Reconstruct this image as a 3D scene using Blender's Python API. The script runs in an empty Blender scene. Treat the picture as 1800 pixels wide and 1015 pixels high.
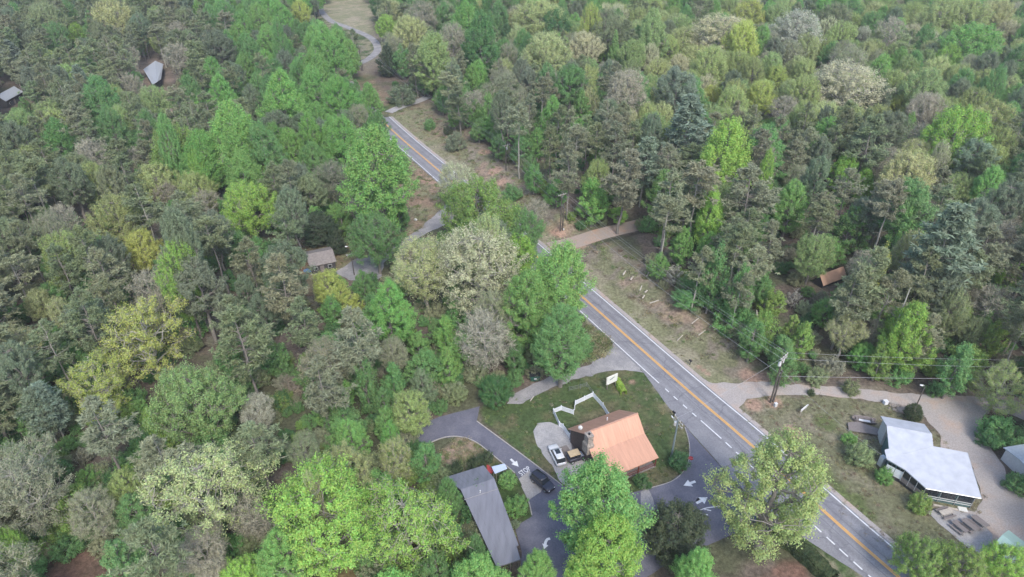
import bpy, bmesh, math, random
import numpy as np
from mathutils import Vector
PI = math.pi
S = bpy.context.scene
COL = S.collection

# ------------------------------------------------------------------ camera
CAM_H, PITCH, FPX = 90.0, math.radians(34.0), 1200.0      # metres up, tilt below the horizon, focal length for an 1800 px wide frame
cd = bpy.data.cameras.new('camera'); cam = bpy.data.objects.new('camera', cd); COL.objects.link(cam)
cam.location = (0, 0, CAM_H); cam.rotation_euler = (PI/2 - PITCH, 0, 0)
cd.sensor_fit = 'HORIZONTAL'; cd.sensor_width = 36.0; cd.lens = 36.0*FPX/1800
cd.clip_start = 1.0; cd.clip_end = 4000.0
S.camera = cam

# ------------------------------------------------------------------ sky, sun, exposure
SUN_EL, SUN_AZ = math.radians(48), math.radians(162)       # azimuth clockwise from +Y: the sun stands behind the camera
w = bpy.data.worlds.new('World'); S.world = w; w.use_nodes = True
nt = w.node_tree; bg = nt.nodes['Background']
sky = nt.nodes.new('ShaderNodeTexSky'); sky.sky_type = 'NISHITA'; sky.sun_disc = False
sky.sun_elevation = SUN_EL; sky.sun_rotation = SUN_AZ
sky.air_density = 1.0; sky.dust_density = 2.2; sky.ozone_density = 1.6
nt.links.new(sky.outputs[0], bg.inputs[0]); bg.inputs[1].default_value = 0.165
sl = bpy.data.lights.new('sun', 'SUN'); sl.energy = 1.15; sl.angle = math.radians(11); sl.color = (1, .97, .93)
so = bpy.data.objects.new('sun', sl); COL.objects.link(so)
sd = Vector((math.sin(SUN_AZ)*math.cos(SUN_EL), math.cos(SUN_AZ)*math.cos(SUN_EL), math.sin(SUN_EL)))
so.rotation_euler = sd.to_track_quat('Z', 'Y').to_euler(); so.location = sd*300
S.view_settings.view_transform = 'Standard'; S.view_settings.look = 'None'
S.view_settings.exposure = 1.17; S.view_settings.gamma = 1.0
S.cycles.max_bounces = 7; S.cycles.diffuse_bounces = 5; S.cycles.glossy_bounces = 2
S.cycles.transmission_bounces = 3; S.cycles.transparent_max_bounces = 6; S.cycles.use_denoising = True

# ------------------------------------------------------------------ survey: points read off the photo become points on the ground
CT, ST = math.cos(PITCH), math.sin(PITCH)
def ray(x, y):
    u = (x-900)/FPX; v = (507.5-y)/FPX
    return np.array([u, CT+v*ST, -ST+v*CT])
def at(x, y, z=0.0):
    d = ray(x, y); t = (z-CAM_H)/d[2]
    return np.array([d[0]*t, d[1]*t, z])
def proj(p):
    px, py, pz = p[0], p[1], p[2]-CAM_H
    yc = py*ST+pz*CT; zc = py*CT-pz*ST
    return 900+FPX*px/zc, 507.5-FPX*yc/zc, zc
def at_plane(x, y, p0, n):
    d = ray(x, y); o = np.array([0, 0, CAM_H])
    return o+d*(((p0-o)@n)/(d@n))
def plane(a, b, c):
    a, b, c = map(np.asarray, (a, b, c)); return a, np.cross(b-a, c-a)
def XY(pts): return [tuple(at(*p)[:2]) for p in pts]

ROAD = XY([(1650, 1075), (1549, 989), (1458, 908.3), (1310.5, 774.2), (1204, 682.5), (1047.3, 543.6), (900, 413.5), (774.3, 303), (704, 242.8),
           (655, 196), (618, 153), (610, 132), (624, 117), (650, 102.5), (664, 86), (650, 66), (607, 47), (583, 38), (566, 22), (560, 5)])
def catmull(P, n=8):
    P = [np.array(p, float) for p in P]; P = [2*P[0]-P[1]]+P+[2*P[-1]-P[-2]]; out = []
    for i in range(1, len(P)-2):
        for k in range(n):
            t = k/n; a, b, c, d = P[i-1:i+3]
            out.append(.5*(2*b+(c-a)*t+(2*a-5*b+4*c-d)*t*t+(3*b-a-3*c+d)*t**3))
    out.append(P[-2]); return np.array(out)
RD = catmull(ROAD)
DIRT = catmull(XY([(968, 436), (1010, 426), (1050, 413), (1085, 404), (1120, 396), (1135, 392)]))
def sdist(X, Y, L):
    """distance to polyline L (positive on its right-hand side seen from near to far)"""
    X = np.asarray(X, float); Y = np.asarray(Y, float); best = np.full(X.shape, 1e9); sg = np.ones(X.shape)
    for (ax, ay), (bx, by) in zip(L[:-1], L[1:]):
        dx, dy = bx-ax, by-ay; q = dx*dx+dy*dy
        t = np.clip(((X-ax)*dx+(Y-ay)*dy)/q, 0, 1)
        d = np.hypot(X-ax-t*dx, Y-ay-t*dy); s = np.where(dx*(Y-ay)-dy*(X-ax) < 0, 1., -1.)
        m = d < best; best = np.where(m, d, best); sg = np.where(m, s, sg)
    return best*sg
def smooth(a, b, x):
    t = np.clip((np.asarray(x, float)-a)/(b-a), 0, 1); return t*t*(3-2*t)
def height(X, Y):
    d = sdist(X, Y, RD)
    b = smooth(9.5, 16, d)*smooth(107, 122, Y)*(1-smooth(232, 262, Y))
    return 1.9*b*smooth(3, 8, np.abs(sdist(X, Y, DIRT)))*(np.asarray(X) < 200)
def hz(x, y): return float(height(np.array([x]), np.array([y]))[0]) if 107 < y < 262 and -60 < x < 110 else 0.0
def G(x, y):
    """the ground point seen at photo pixel x, y"""
    z = 0.0
    for _ in range(4):
        p = at(x, y, z); z = hz(p[0], p[1])
    return Vector((p[0], p[1], z))
def inpoly(X, Y, poly):
    X = np.asarray(X, float); Y = np.asarray(Y, float); c = np.zeros(X.shape, bool); n = len(poly)
    for i in range(n):
        x0, y0 = poly[i]; x1, y1 = poly[i-1]
        if y0 == y1: continue
        c ^= ((y0 > Y) != (y1 > Y)) & (X < (x1-x0)*(Y-y0)/(y1-y0)+x0)
    return c
def polysd(X, Y, poly):
    L = list(poly)+[poly[0]]
    return np.where(inpoly(X, Y, poly), -1, 1)*np.abs(sdist(X, Y, L))
def vnoise(X, Y, s, seed=0):
    X = np.asarray(X, float)/s; Y = np.asarray(Y, float)/s
    def h(i, j):
        v = np.sin(i*127.1+j*311.7+seed*74.7)*43758.5453; return v-np.floor(v)
    i, j = np.floor(X), np.floor(Y); f, g = X-i, Y-j; f = f*f*(3-2*f); g = g*g*(3-2*g)
    return (h(i, j)*(1-f)+h(i+1, j)*f)*(1-g)+(h(i, j+1)*(1-f)+h(i+1, j+1)*f)*g
def fbm(X, Y, s, seed=0):
    return sum(vnoise(X, Y, s/2**k, seed+k)*.5**k for k in range(4))/1.875

# ------------------------------------------------------------------ tags
def tag(o, label=None, cat=None, group=None, kind=None):
    if label: o['label'] = label
    if cat: o['category'] = cat
    if group: o['group'] = group
    if kind: o['kind'] = kind
    return o
def empty(name, loc, rz=0, label=None, cat=None, group=None):
    o = bpy.data.objects.new(name, None); COL.objects.link(o); o.empty_display_size = .3
    o.location = loc; o.rotation_euler = (0, 0, rz)
    return tag(o, label, cat, group)

# ------------------------------------------------------------------ materials
def new_mat(name):
    m = bpy.data.materials.new(name); m.use_nodes = True; n = m.node_tree
    return m, n, n.nodes['Principled BSDF'], n.nodes, n.links
def mat(name, col, rough=.7, metal=0., var=.12, scale=3., bump=0., spec=.4, stretch=None):
    """plain paint / wood / metal with a little noise in tone"""
    m, n, b, N, L = new_mat(name)
    tc = N.new('ShaderNodeTexCoord'); mp = N.new('ShaderNodeMapping'); nz = N.new('ShaderNodeTexNoise')
    if stretch: mp.inputs['Scale'].default_value = stretch
    nz.inputs['Scale'].default_value = scale; nz.inputs['Detail'].default_value = 5
    L.new(tc.outputs['Object'], mp.inputs[0]); L.new(mp.outputs[0], nz.inputs['Vector'])
    r = N.new('ShaderNodeMapRange'); r.inputs[1].default_value = .25; r.inputs[2].default_value = .75
    r.inputs[3].default_value = 1-var; r.inputs[4].default_value = 1+var; L.new(nz.outputs[0], r.inputs[0])
    mx = N.new('ShaderNodeVectorMath'); mx.operation = 'SCALE'; mx.inputs[0].default_value = col[:3]
    L.new(r.outputs[0], mx.inputs['Scale']); L.new(mx.outputs[0], b.inputs['Base Color'])
    b.inputs['Roughness'].default_value = rough; b.inputs['Metallic'].default_value = metal
    b.inputs['Specular IOR Level'].default_value = spec
    if bump:
        bp = N.new('ShaderNodeBump'); bp.inputs['Strength'].default_value = bump; L.new(nz.outputs[0], bp.inputs['Height']); L.new(bp.outputs[0], b.inputs['Normal'])
    return m
def ramp(N, stops):
    r = N.new('ShaderNodeValToRGB'); e = r.color_ramp.elements
    while len(e) < len(stops): e.new(.5)
    for k, (p, c) in enumerate(stops): e[k].position = p; e[k].color = (*c, 1) if len(c) == 3 else c
    return r
def ground_mix(name, cols, scale, rough=.9, speck=None, cracks=None, bump=.15):
    """asphalt, gravel, dirt: large blotches, fine grain and, for asphalt, cracks"""
    m, n, b, N, L = new_mat(name)
    tc = N.new('ShaderNodeTexCoord'); nz = N.new('ShaderNodeTexNoise'); nz.inputs['Scale'].default_value = scale
    nz.inputs['Detail'].default_value = 9; nz.inputs['Roughness'].default_value = .62; L.new(tc.outputs['Object'], nz.inputs['Vector'])
    k = len(cols); r = ramp(N, [(.3+.4*i/(k-1), c) for i, c in enumerate(cols)]); L.new(nz.outputs[0], r.inputs[0])
    out = r.outputs[0]
    fine = N.new('ShaderNodeTexNoise'); fine.inputs['Scale'].default_value = 5.; fine.inputs['Detail'].default_value = 4; L.new(tc.outputs['Object'], fine.inputs['Vector'])
    mr = N.new('ShaderNodeMapRange'); mr.inputs[1].default_value = .3; mr.inputs[2].default_value = .7; mr.inputs[3].default_value = .82; mr.inputs[4].default_value = 1.16
    L.new(fine.outputs[0], mr.inputs[0])
    sc = N.new('ShaderNodeVectorMath'); sc.operation = 'SCALE'; L.new(out, sc.inputs[0]); L.new(mr.outputs[0], sc.inputs['Scale']); out = sc.outputs[0]
    if cracks:
        wv = N.new('ShaderNodeTexNoise'); wv.inputs['Scale'].default_value = .5; L.new(tc.outputs['Object'], wv.inputs['Vector'])
        ad = N.new('ShaderNodeVectorMath'); ad.operation = 'MULTIPLY_ADD'; L.new(wv.outputs['Color'], ad.inputs[0]); ad.inputs[1].default_value = (2.5, 2.5, 0); L.new(tc.outputs['Object'], ad.inputs[2])
        vo = N.new('ShaderNodeTexVoronoi'); vo.feature = 'DISTANCE_TO_EDGE'; vo.inputs['Scale'].default_value = cracks; L.new(ad.outputs[0], vo.inputs['Vector'])
        cr = ramp(N, [(0, (.74, .74, .77)), (.006, (.8, .8, .82)), (.014, (1, 1, 1))]); L.new(vo.outputs[0], cr.inputs[0])
        mu = N.new('ShaderNodeMix'); mu.data_type = 'RGBA'; mu.blend_type = 'MULTIPLY'; mu.inputs[0].default_value = 1
        L.new(out, mu.inputs[6]); L.new(cr.outputs[0], mu.inputs[7]); out = mu.outputs[2]
    if name == 'worn_asphalt':                                     # wheel paths worn along each lane
        la = N.new('ShaderNodeAttribute'); la.attribute_name = 'lane'; mm = N.new('ShaderNodeMath'); mm.operation = 'MULTIPLY'; mm.inputs[1].default_value = 2*PI/1.75; L.new(la.outputs['Fac'], mm.inputs[0])
        sn = N.new('ShaderNodeMath'); sn.operation = 'SINE'; L.new(mm.outputs[0], sn.inputs[0]); wr = N.new('ShaderNodeMapRange'); wr.inputs[1].default_value = -1; wr.inputs[3].default_value = .90; wr.inputs[4].default_value = 1.07; L.new(sn.outputs[0], wr.inputs[0])
        ws = N.new('ShaderNodeVectorMath'); ws.operation = 'SCALE'; L.new(out, ws.inputs[0]); L.new(wr.outputs[0], ws.inputs['Scale']); out = ws.outputs[0]
    L.new(out, b.inputs['Base Color']); b.inputs['Roughness'].default_value = rough; b.inputs['Specular IOR Level'].default_value = .3
    if bump:
        bp = N.new('ShaderNodeBump'); bp.inputs['Strength'].default_value = bump; L.new(fine.outputs[0], bp.inputs['Height']); L.new(bp.outputs[0], b.inputs['Normal'])
    return m
def leaf_mat(name, col2, amount, trans=.3, spread=.5, huev=.03):
    """foliage: the tint comes from each tree's own property, each leaf clump varies a little"""
    m, n, b, N, L = new_mat(name); N.remove(b); out = N['Material Output']
    a = N.new('ShaderNodeAttribute'); a.attribute_type = 'INSTANCER'; a.attribute_name = 'tint'
    g = N.new('ShaderNodeNewGeometry')
    mx = N.new('ShaderNodeMix'); mx.data_type = 'RGBA'; mx.inputs[7].default_value = (*col2, 1); L.new(a.outputs['Color'], mx.inputs[6])
    tc = N.new('ShaderNodeTexCoord'); nz = N.new('ShaderNodeTexNoise'); nz.inputs['Scale'].default_value = .45; nz.inputs['Detail'].default_value = 3; L.new(tc.outputs['Object'], nz.inputs['Vector'])
    mr = N.new('ShaderNodeMapRange'); mr.inputs[1].default_value = .4; mr.inputs[2].default_value = .65; mr.inputs[3].default_value = 0; mr.inputs[4].default_value = amount
    L.new(nz.outputs[0], mr.inputs[0]); L.new(mr.outputs[0], mx.inputs[0])
    hs = N.new('ShaderNodeHueSaturation'); L.new(mx.outputs[2], hs.inputs['Color'])
    v = N.new('ShaderNodeMapRange'); v.inputs[3].default_value = 1-spread*.7; v.inputs[4].default_value = 1+spread*.7; L.new(g.outputs['Random Per Island'], v.inputs[0]); L.new(v.outputs[0], hs.inputs['Value'])
    h = N.new('ShaderNodeMapRange'); h.inputs[3].default_value = .5-huev; h.inputs[4].default_value = .5+huev
    wn = N.new('ShaderNodeTexWhiteNoise'); wn.noise_dimensions = '1D'; L.new(g.outputs['Random Per Island'], wn.inputs['W']); L.new(wn.outputs['Value'], h.inputs[0]); L.new(h.outputs[0], hs.inputs['Hue'])
    d = N.new('ShaderNodeBsdfDiffuse'); t = N.new('ShaderNodeBsdfTranslucent'); mi = N.new('ShaderNodeMixShader'); mi.inputs[0].default_value = trans
    L.new(hs.outputs[0], d.inputs[0]); L.new(hs.outputs[0], t.inputs[0]); L.new(d.outputs[0], mi.inputs[1]); L.new(t.outputs[0], mi.inputs[2]); L.new(mi.outputs[0], out.inputs[0])
    return m

M = dict(
    leaf=leaf_mat('broad_leaves', (.30, .34, .14), .2, .45, .30),
    needle=leaf_mat('pine_needles', (.235, .245, .18), .35, .45, .42, .02),
    bark=mat('grey_bark', (.20, .18, .16), .9, var=.3, scale=4),
    palebark=mat('pale_bark', (.30, .285, .245), .9, var=.25, scale=4),
    twig=mat('twigs', (.22, .20, .165), .9, var=.2, scale=2),
    paletwig=mat('pale_twigs', (.35, .335, .25), .9, var=.2, scale=2),
    asphalt=ground_mix('worn_asphalt', [(.175, .172, .185), (.205, .202, .212), (.235, .231, .238)], .25, cracks=.09),
    asphalt_new=ground_mix('dark_asphalt', [(.096, .097, .122), (.122, .122, .150), (.152, .149, .175)], .35),
    asphalt_old=ground_mix('pale_asphalt', [(.19, .185, .19), (.25, .24, .24), (.33, .315, .30)], .3, cracks=.25),
    gravel=ground_mix('grey_gravel', [(.24, .235, .235), (.31, .30, .295), (.36, .34, .325)], .5),
    gravel_red=ground_mix('red_gravel', [(.30, .275, .26), (.335, .30, .275), (.40, .295, .23)], .16),
    clay=ground_mix('clay_dirt', [(.30, .255, .225), (.33, .265, .22), (.40, .25, .18)], .3),
    concrete=ground_mix('concrete', [(.30, .28, .26), (.36, .335, .31)], .6),
    white=mat('white_paint', (.60, .60, .60), .6, var=.15, scale=1.5),
    yellow=mat('yellow_paint', (.62, .33, .07), .6, var=.1, scale=1),
    seam=mat('tar_seam', (.12, .12, .135), .8),
)

# ------------------------------------------------------------------ mesh builder
class MB:
    def __init__(s): s.v = []; s.f = []
    def add(s, vs, fs):
        k = len(s.v); s.v += [tuple(map(float, p)) for p in vs]; s.f += [tuple(i+k for i in f) for f in fs]; return s
    def box(s, x, y, z, sx, sy, sz, rz=0, ry=0):
        """box centred on x, y with its bottom at z"""
        c, n = math.cos(rz), math.sin(rz); cy, sy_ = math.cos(ry), math.sin(ry); vs = []
        for dx in (-sx/2, sx/2):
            for dy in (-sy/2, sy/2):
                for dz in (0, sz):
                    X, Z = dx*cy+dz*sy_, -dx*sy_+dz*cy
                    vs.append((x+X*c-dy*n, y+X*n+dy*c, z+Z))
        return s.add(vs, [(0, 1, 3, 2), (4, 6, 7, 5), (0, 4, 5, 1), (2, 3, 7, 6), (0, 2, 6, 4), (1, 5, 7, 3)])
    def slab(s, pts, th):
        """polygon of 3D points, th thick downwards"""
        n = len(pts); a = [tuple(p) for p in pts]; b = [(p[0], p[1], p[2]-th) for p in pts]
        ar = sum(a[i-1][0]*a[i][1]-a[i][0]*a[i-1][1] for i in range(n))
        t = tuple(range(n)) if ar > 0 else tuple(range(n))[::-1]
        return s.add(a+b, [t, tuple(i+n for i in t[::-1])]+[(t[i], t[i-1], t[i-1]+n, t[i]+n)[::-1] for i in range(n)])
    def hexa(s, b, t):
        """eight corners: four at the bottom, four on top, same order (counter-clockwise from above)"""
        return s.add(list(b)+list(t), [(3, 2, 1, 0), (4, 5, 6, 7)]+[(i, (i+1) % 4, (i+1) % 4+4, i+4) for i in range(4)])
    def tube(s, pts, rs, n=8, cap=True):
        pts = [Vector(p) for p in pts]
        if not hasattr(rs, '__len__'): rs = [rs]*len(pts)
        k = len(s.v); m = len(pts)
        for i, p in enumerate(pts):
            d = (pts[min(i+1, m-1)]-pts[max(i-1, 0)]).normalized()
            u = d.orthogonal().normalized() if i == 0 else (u-d*u.dot(d)).normalized(); w_ = d.cross(u)
            for j in range(n):
                a = 2*PI*j/n; s.v.append(tuple(p+(u*math.cos(a)+w_*math.sin(a))*rs[i]))
        for i in range(m-1):
            for j in range(n):
                j2 = (j+1) % n; s.f.append((k+i*n+j, k+i*n+j2, k+(i+1)*n+j2, k+(i+1)*n+j))
        if cap: s.f.append(tuple(k+j for j in range(n))[::-1]); s.f.append(tuple(k+(m-1)*n+j for j in range(n)))
        return s
    def loft(s, rings):
        n = len(rings[0]); k = len(s.v)
        for r in rings: s.v += [tuple(map(float, p)) for p in r]
        for i in range(len(rings)-1):
            for j in range(n):
                j2 = (j+1) % n; s.f.append((k+i*n+j, k+i*n+j2, k+(i+1)*n+j2, k+(i+1)*n+j))
        s.f.append(tuple(k+j for j in range(n))[::-1]); s.f.append(tuple(k+(len(rings)-1)*n+j for j in range(n)))
        return s
    def ball(s, c, r, n=10, m=6, jit=0, rnd=None):
        k = len(s.v); s.v.append((c[0], c[1], c[2]+r[2]))
        for i in range(1, m):
            for j in range(n):
                a, b = PI*i/m, 2*PI*j/n; q = 1+(rnd.uniform(-jit, jit) if rnd else 0)
                s.v.append((c[0]+r[0]*q*math.sin(a)*math.cos(b), c[1]+r[1]*q*math.sin(a)*math.sin(b), c[2]+r[2]*q*math.cos(a)))
        s.v.append((c[0], c[1], c[2]-r[2])); e = len(s.v)-1
        for j in range(n): s.f.append((k, k+1+j, k+1+(j+1) % n)); s.f.append((e, e-n+(j+1) % n, e-n+j))
        for i in range(m-2):
            for j in range(n):
                a, b = k+1+i*n+j, k+1+i*n+(j+1) % n; s.f.append((a, a+n, b+n, b))
        return s
    def build(s, name, m, parent=None, smooth_=False, bevel=0):
        me = bpy.data.meshes.new(name); me.from_pydata(s.v, [], s.f); me.update()
        bm = bmesh.new(); bm.from_mesh(me); bmesh.ops.recalc_face_normals(bm, faces=bm.faces); bm.to_mesh(me); bm.free()
        if smooth_: me.shade_smooth()
        me.materials.append(m)
        o = bpy.data.objects.new(name, me); COL.objects.link(o)
        if parent: o.parent = parent
        if bevel:
            b = o.modifiers.new('bevel', 'BEVEL'); b.width = bevel; b.segments = 2; b.limit_method = 'ANGLE'
        return o
def copy_tree(o, parent=None):
    c = o.copy(); COL.objects.link(c)
    if parent: c.parent = parent
    for ch in list(o.children): copy_tree(ch, c)
    return c
def structure(o): o['kind'] = 'structure'; return o
# ------------------------------------------------------------------ the ground, one sheet
P_LAWN = XY([(850, 742), (843, 715), (893, 707), (960, 688), (1010, 668), (1060, 655), (1100, 650), (1130, 654), (1177, 719.5), (1205, 752), (1212, 800), (1203, 827), (1180, 847), (1125, 863), (1060, 880), (987, 853), (920, 800)])
P_LAWN2 = XY([(1000, 560), (1047, 575), (1080, 606), (1062, 626), (1000, 645), (965, 650), (960, 600)])
P_BARN = XY([(845, 822), (872, 810), (905, 832), (930, 880), (936, 906), (905, 928), (880, 880)])
P_ISLAND = XY([(770, 800), (804, 770), (836, 778), (875, 808), (862, 822), (800, 842), (740, 850)])
P_YARD = XY([(1302, 735), (1299, 718), (1311, 702), (1352, 696), (1434, 694), (1495, 700), (1602, 719), (1651, 764), (1740, 880), (1722, 905), (1640, 905), (1705, 965), (1760, 1040), (1660, 1060), (1560, 990), (1456, 885), (1330, 768)])
P_SHOULDER = XY([(690, 330), (725, 285), (798, 345), (770, 372), (745, 400), (690, 432), (640, 452), (600, 470), (560, 462), (600, 440), (680, 405), (725, 390), (700, 360)])
P_SHED = XY([(505, 440), (600, 425), (640, 440), (600, 500), (540, 520), (500, 490)])
P_FARV = XY([(612, 128), (640, 132), (668, 150), (690, 172), (745, 172), (700, 198), (668, 202), (640, 165)])
P_FARV2 = XY([(690, 205), (745, 180), (760, 192), (830, 250), (800, 262), (730, 238)])
P_FIELD = XY([(548, 0), (650, -6), (660, 40), (640, 62), (600, 46), (560, 24)])
P_RED1 = XY([(60, 1030), (90, 988), (140, 968), (200, 985), (215, 1030)])
P_RED2 = XY([(1340, 1040), (1365, 985), (1405, 985), (1450, 1040)])
P_TAN = XY([(530, 1030), (540, 975), (590, 965), (625, 985), (620, 1030)])
P_GAP = XY([(145, 372), (158, 370), (180, 412), (166, 416)])
P_CABIN = XY([(236, 112), (300, 102), (310, 195), (285, 205), (250, 150)])
P_LOTG = XY([(1330, 655), (1440, 670), (1600, 678), (1740, 690), (1735, 705), (1500, 690), (1340, 676)])
C_FLOOR, C_FLOOR2 = (.125, .10, .08), (.085, .088, .052)
C_LAWN, C_LAWN2 = (.060, .088, .034), (.125, .115, .062)
C_DRY, C_DRY2 = (.225, .205, .14), (.175, .175, .10)
C_BRAM, C_BRAM2 = (.185, .16, .122), (.16, .16, .092)
C_CLAY = (.32, .21, .155)
xs = np.concatenate([np.arange(-420, -130, 8), np.arange(-130, -62, 2.), np.arange(-62, 96, .55), np.arange(96, 130, 2.), np.arange(130, 421, 8)])
ys = np.concatenate([np.arange(-20, 46, 6.), np.arange(46, 150, .55), np.arange(150, 250, 1.), np.arange(250, 470, 2.5), np.arange(470, 700, 12)])
GX, GY = np.meshgrid(xs, ys); GXf, GYf = GX.ravel(), GY.ravel()
GZ = height(GXf, GYf)+(fbm(GXf, GYf, 3, 5)-.5)*.08
def lerp(a, b, t): return a*(1-t)[:, None]+np.asarray(b)*t[:, None]
nA, nB, nC = fbm(GXf, GYf, 9, 1), fbm(GXf, GYf, 2.6, 11), fbm(GXf, GYf, 22, 21)
col = lerp(np.tile(np.array(C_FLOOR), (len(GXf), 1)), C_FLOOR2, smooth(.42, .62, nA))
def paint(poly, ca, cb, soft=.9, warp=1.6, bias=.5):
    global col
    P = np.array(poly); m = (GXf > P[:, 0].min()-6) & (GXf < P[:, 0].max()+6) & (GYf > P[:, 1].min()-6) & (GYf < P[:, 1].max()+6)
    d = polysd(GXf[m], GYf[m], poly)+(nB[m]-.5)*2*warp
    c = lerp(np.tile(np.array(ca), (m.sum(), 1)), cb, smooth(bias-.13, bias+.13, .5*nA[m]+.5*nB[m]))
    t = 1-smooth(-soft, soft, d); col[m] = col[m]*(1-t)[:, None]+c*t[:, None]
def spot(x, y, r, c, amt=1.):
    global col
    p = G(x, y); d = np.hypot(GXf-p.x, GYf-p.y)*(.75+.6*nB); t = amt*(1-smooth(r*.5, r, d)); col = col*(1-t)[:, None]+np.array(c)*t[:, None]
rd = sdist(GXf, GYf, RD)
# mown verge and brambly bank to the right of the road
near = smooth(97, 101, GYf+(nB-.5)*4)*(1-smooth(245, 262, GYf))
t = smooth(3.4, 4.4, rd)*(1-smooth(8.8, 10.6, rd+(nB-.5)*3))*near
band = lerp(np.tile(np.array(C_DRY), (len(GXf), 1)), C_DRY2, smooth(.40, .62, .55*nA+.45*nB)); col = col*(1-t)[:, None]+band*t[:, None]
t = smooth(8.8, 10.6, rd+(nB-.5)*3)*(1-smooth(15, 22, rd+(nA-.5)*6))*near
band = lerp(np.tile(np.array(C_BRAM), (len(GXf), 1)), C_BRAM2, smooth(.45, .6, nB)); band = lerp(band, C_CLAY, .4*smooth(.60, .70, nA)); col = col*(1-t)[:, None]+band*t[:, None]
t = (1-smooth(7, 12, np.abs(rd)+(nB-.5)*3))*(GYf > 250); band = lerp(np.tile(np.array(C_BRAM), (len(GXf), 1)), C_DRY2, smooth(.42, .6, nA)); col = col*(1-t)[:, None]+band*t[:, None]
t = (1-smooth(6, 9, np.abs(rd)+(nB-.5)*3))*(rd < 0); band = lerp(np.tile(np.array(C_LAWN), (len(GXf), 1)), C_DRY, smooth(.42, .6, nB)); col = col*(1-t)[:, None]+band*t[:, None]
paint(P_LOTG, C_BRAM, C_FLOOR)
paint(P_YARD, (.14, .14, .08), (.185, .165, .115), bias=.52); paint(P_LAWN, C_LAWN, C_LAWN2, .5, .5); paint(P_LAWN2, C_LAWN, C_LAWN2); paint(P_BARN, (.045, .075, .025), C_LAWN2, .4, .4, .6)
paint(P_ISLAND, C_LAWN2, (.27, .20, .15), .6, .6); paint(P_SHOULDER, (.23, .165, .115), C_DRY2, 1.2, 2); paint(P_SHED, (.16, .10, .065), C_DRY2, 1.2, 2)
paint(P_FARV, (.20, .15, .105), C_LAWN, 1.5, 2); paint(P_FARV2, (.20, .155, .11), C_DRY2, 1.5, 2); paint(P_FIELD, (.30, .26, .19), (.20, .20, .12), 2, 3)
for q in (P_RED1, P_RED2): paint(q, (.17, .10, .075), (.11, .075, .055), 1, 2)
paint(P_TAN, (.15, .12, .06), C_LAWN, 1, 2); paint(P_GAP, (.36, .31, .25), (.3, .26, .2)); paint(P_CABIN, (.26, .20, .16), (.12, .10, .07), 2, 3)
for x, y, r in [(1360, 708, 2.2), (1325, 712, 2.4), (1352, 690, 1.5), (1228, 645, .8), (1236, 651, .7), (1244, 657, .8), (1345, 662, 2.5), (1318, 660, 2.6), (985, 412, 2), (852, 268, 3), (880, 320, 2.5), (905, 345, 2), (870, 300, 3), (975, 408, 2), (1392, 758, 2), (1400, 770, 1.5), (1593, 722, 1.6), (1112, 672, .8), (1016, 432, 3), (975, 438, 2.5), (755, 318, 3), (700, 320, 3)]:
    spot(x, y, r, C_CLAY, .85)
for x, y, r in [(1440, 830, 3), (1470, 860, 2.5), (1500, 880, 2.5), (1520, 905, 2.2), (1560, 780, 2), (1450, 745, 3)]: spot(x, y, r, (.085, .115, .035), .7)
me = bpy.data.meshes.new('ground'); nx, ny = len(xs), len(ys)
me.vertices.add(nx*ny); me.vertices.foreach_set('co', np.stack([GXf, GYf, GZ], 1).ravel())
I = (np.arange(ny-1)[:, None]*nx+np.arange(nx-1)[None]).ravel(); F = np.stack([I, I+1, I+nx+1, I+nx], 1)
me.loops.add(F.size); me.loops.foreach_set('vertex_index', F.ravel()); me.polygons.add(len(F)); me.polygons.foreach_set('loop_start', np.arange(len(F))*4); me.update()
ca = me.color_attributes.new('soil', 'FLOAT_COLOR', 'POINT'); ca.data.foreach_set('color', np.concatenate([col, np.ones((len(col), 1))], 1).astype(np.float32).ravel())
m, n, b, N, L = new_mat('earth_and_grass')
a = N.new('ShaderNodeAttribute'); a.attribute_name = 'soil'; tc = N.new('ShaderNodeTexCoord')
v = None
for sc_, lo, hi in ((.4, .78, 1.22), (1.6, .62, 1.38), (7., .7, 1.3)):
    q = N.new('ShaderNodeTexNoise'); q.inputs['Scale'].default_value = sc_; q.inputs['Detail'].default_value = 6; q.inputs['Roughness'].default_value = .65; L.new(tc.outputs['Object'], q.inputs['Vector'])
    r = N.new('ShaderNodeMapRange'); r.inputs[1].default_value = .3; r.inputs[2].default_value = .7; r.inputs[3].default_value = lo; r.inputs[4].default_value = hi; L.new(q.outputs[0], r.inputs[0])
    if v is None: v = r.outputs[0]
    else:
        mu = N.new('ShaderNodeMath'); mu.operation = 'MULTIPLY'; L.new(v, mu.inputs[0]); L.new(r.outputs[0], mu.inputs[1]); v = mu.outputs[0]
s_ = N.new('ShaderNodeVectorMath'); s_.operation = 'SCALE'; L.new(a.outputs['Color'], s_.inputs[0]); L.new(v, s_.inputs['Scale']); L.new(s_.outputs[0], b.inputs['Base Color'])
b.inputs['Roughness'].default_value = .95; b.inputs['Specular IOR Level'].default_value = .1
bp = N.new('ShaderNodeBump'); bp.inputs['Strength'].default_value = .6; bp.inputs['Distance'].default_value = .12; L.new(q.outputs[0], bp.inputs['Height']); L.new(bp.outputs[0], b.inputs['Normal'])
me.materials.append(m); go = bpy.data.objects.new('ground', me); COL.objects.link(go); structure(go)

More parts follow.
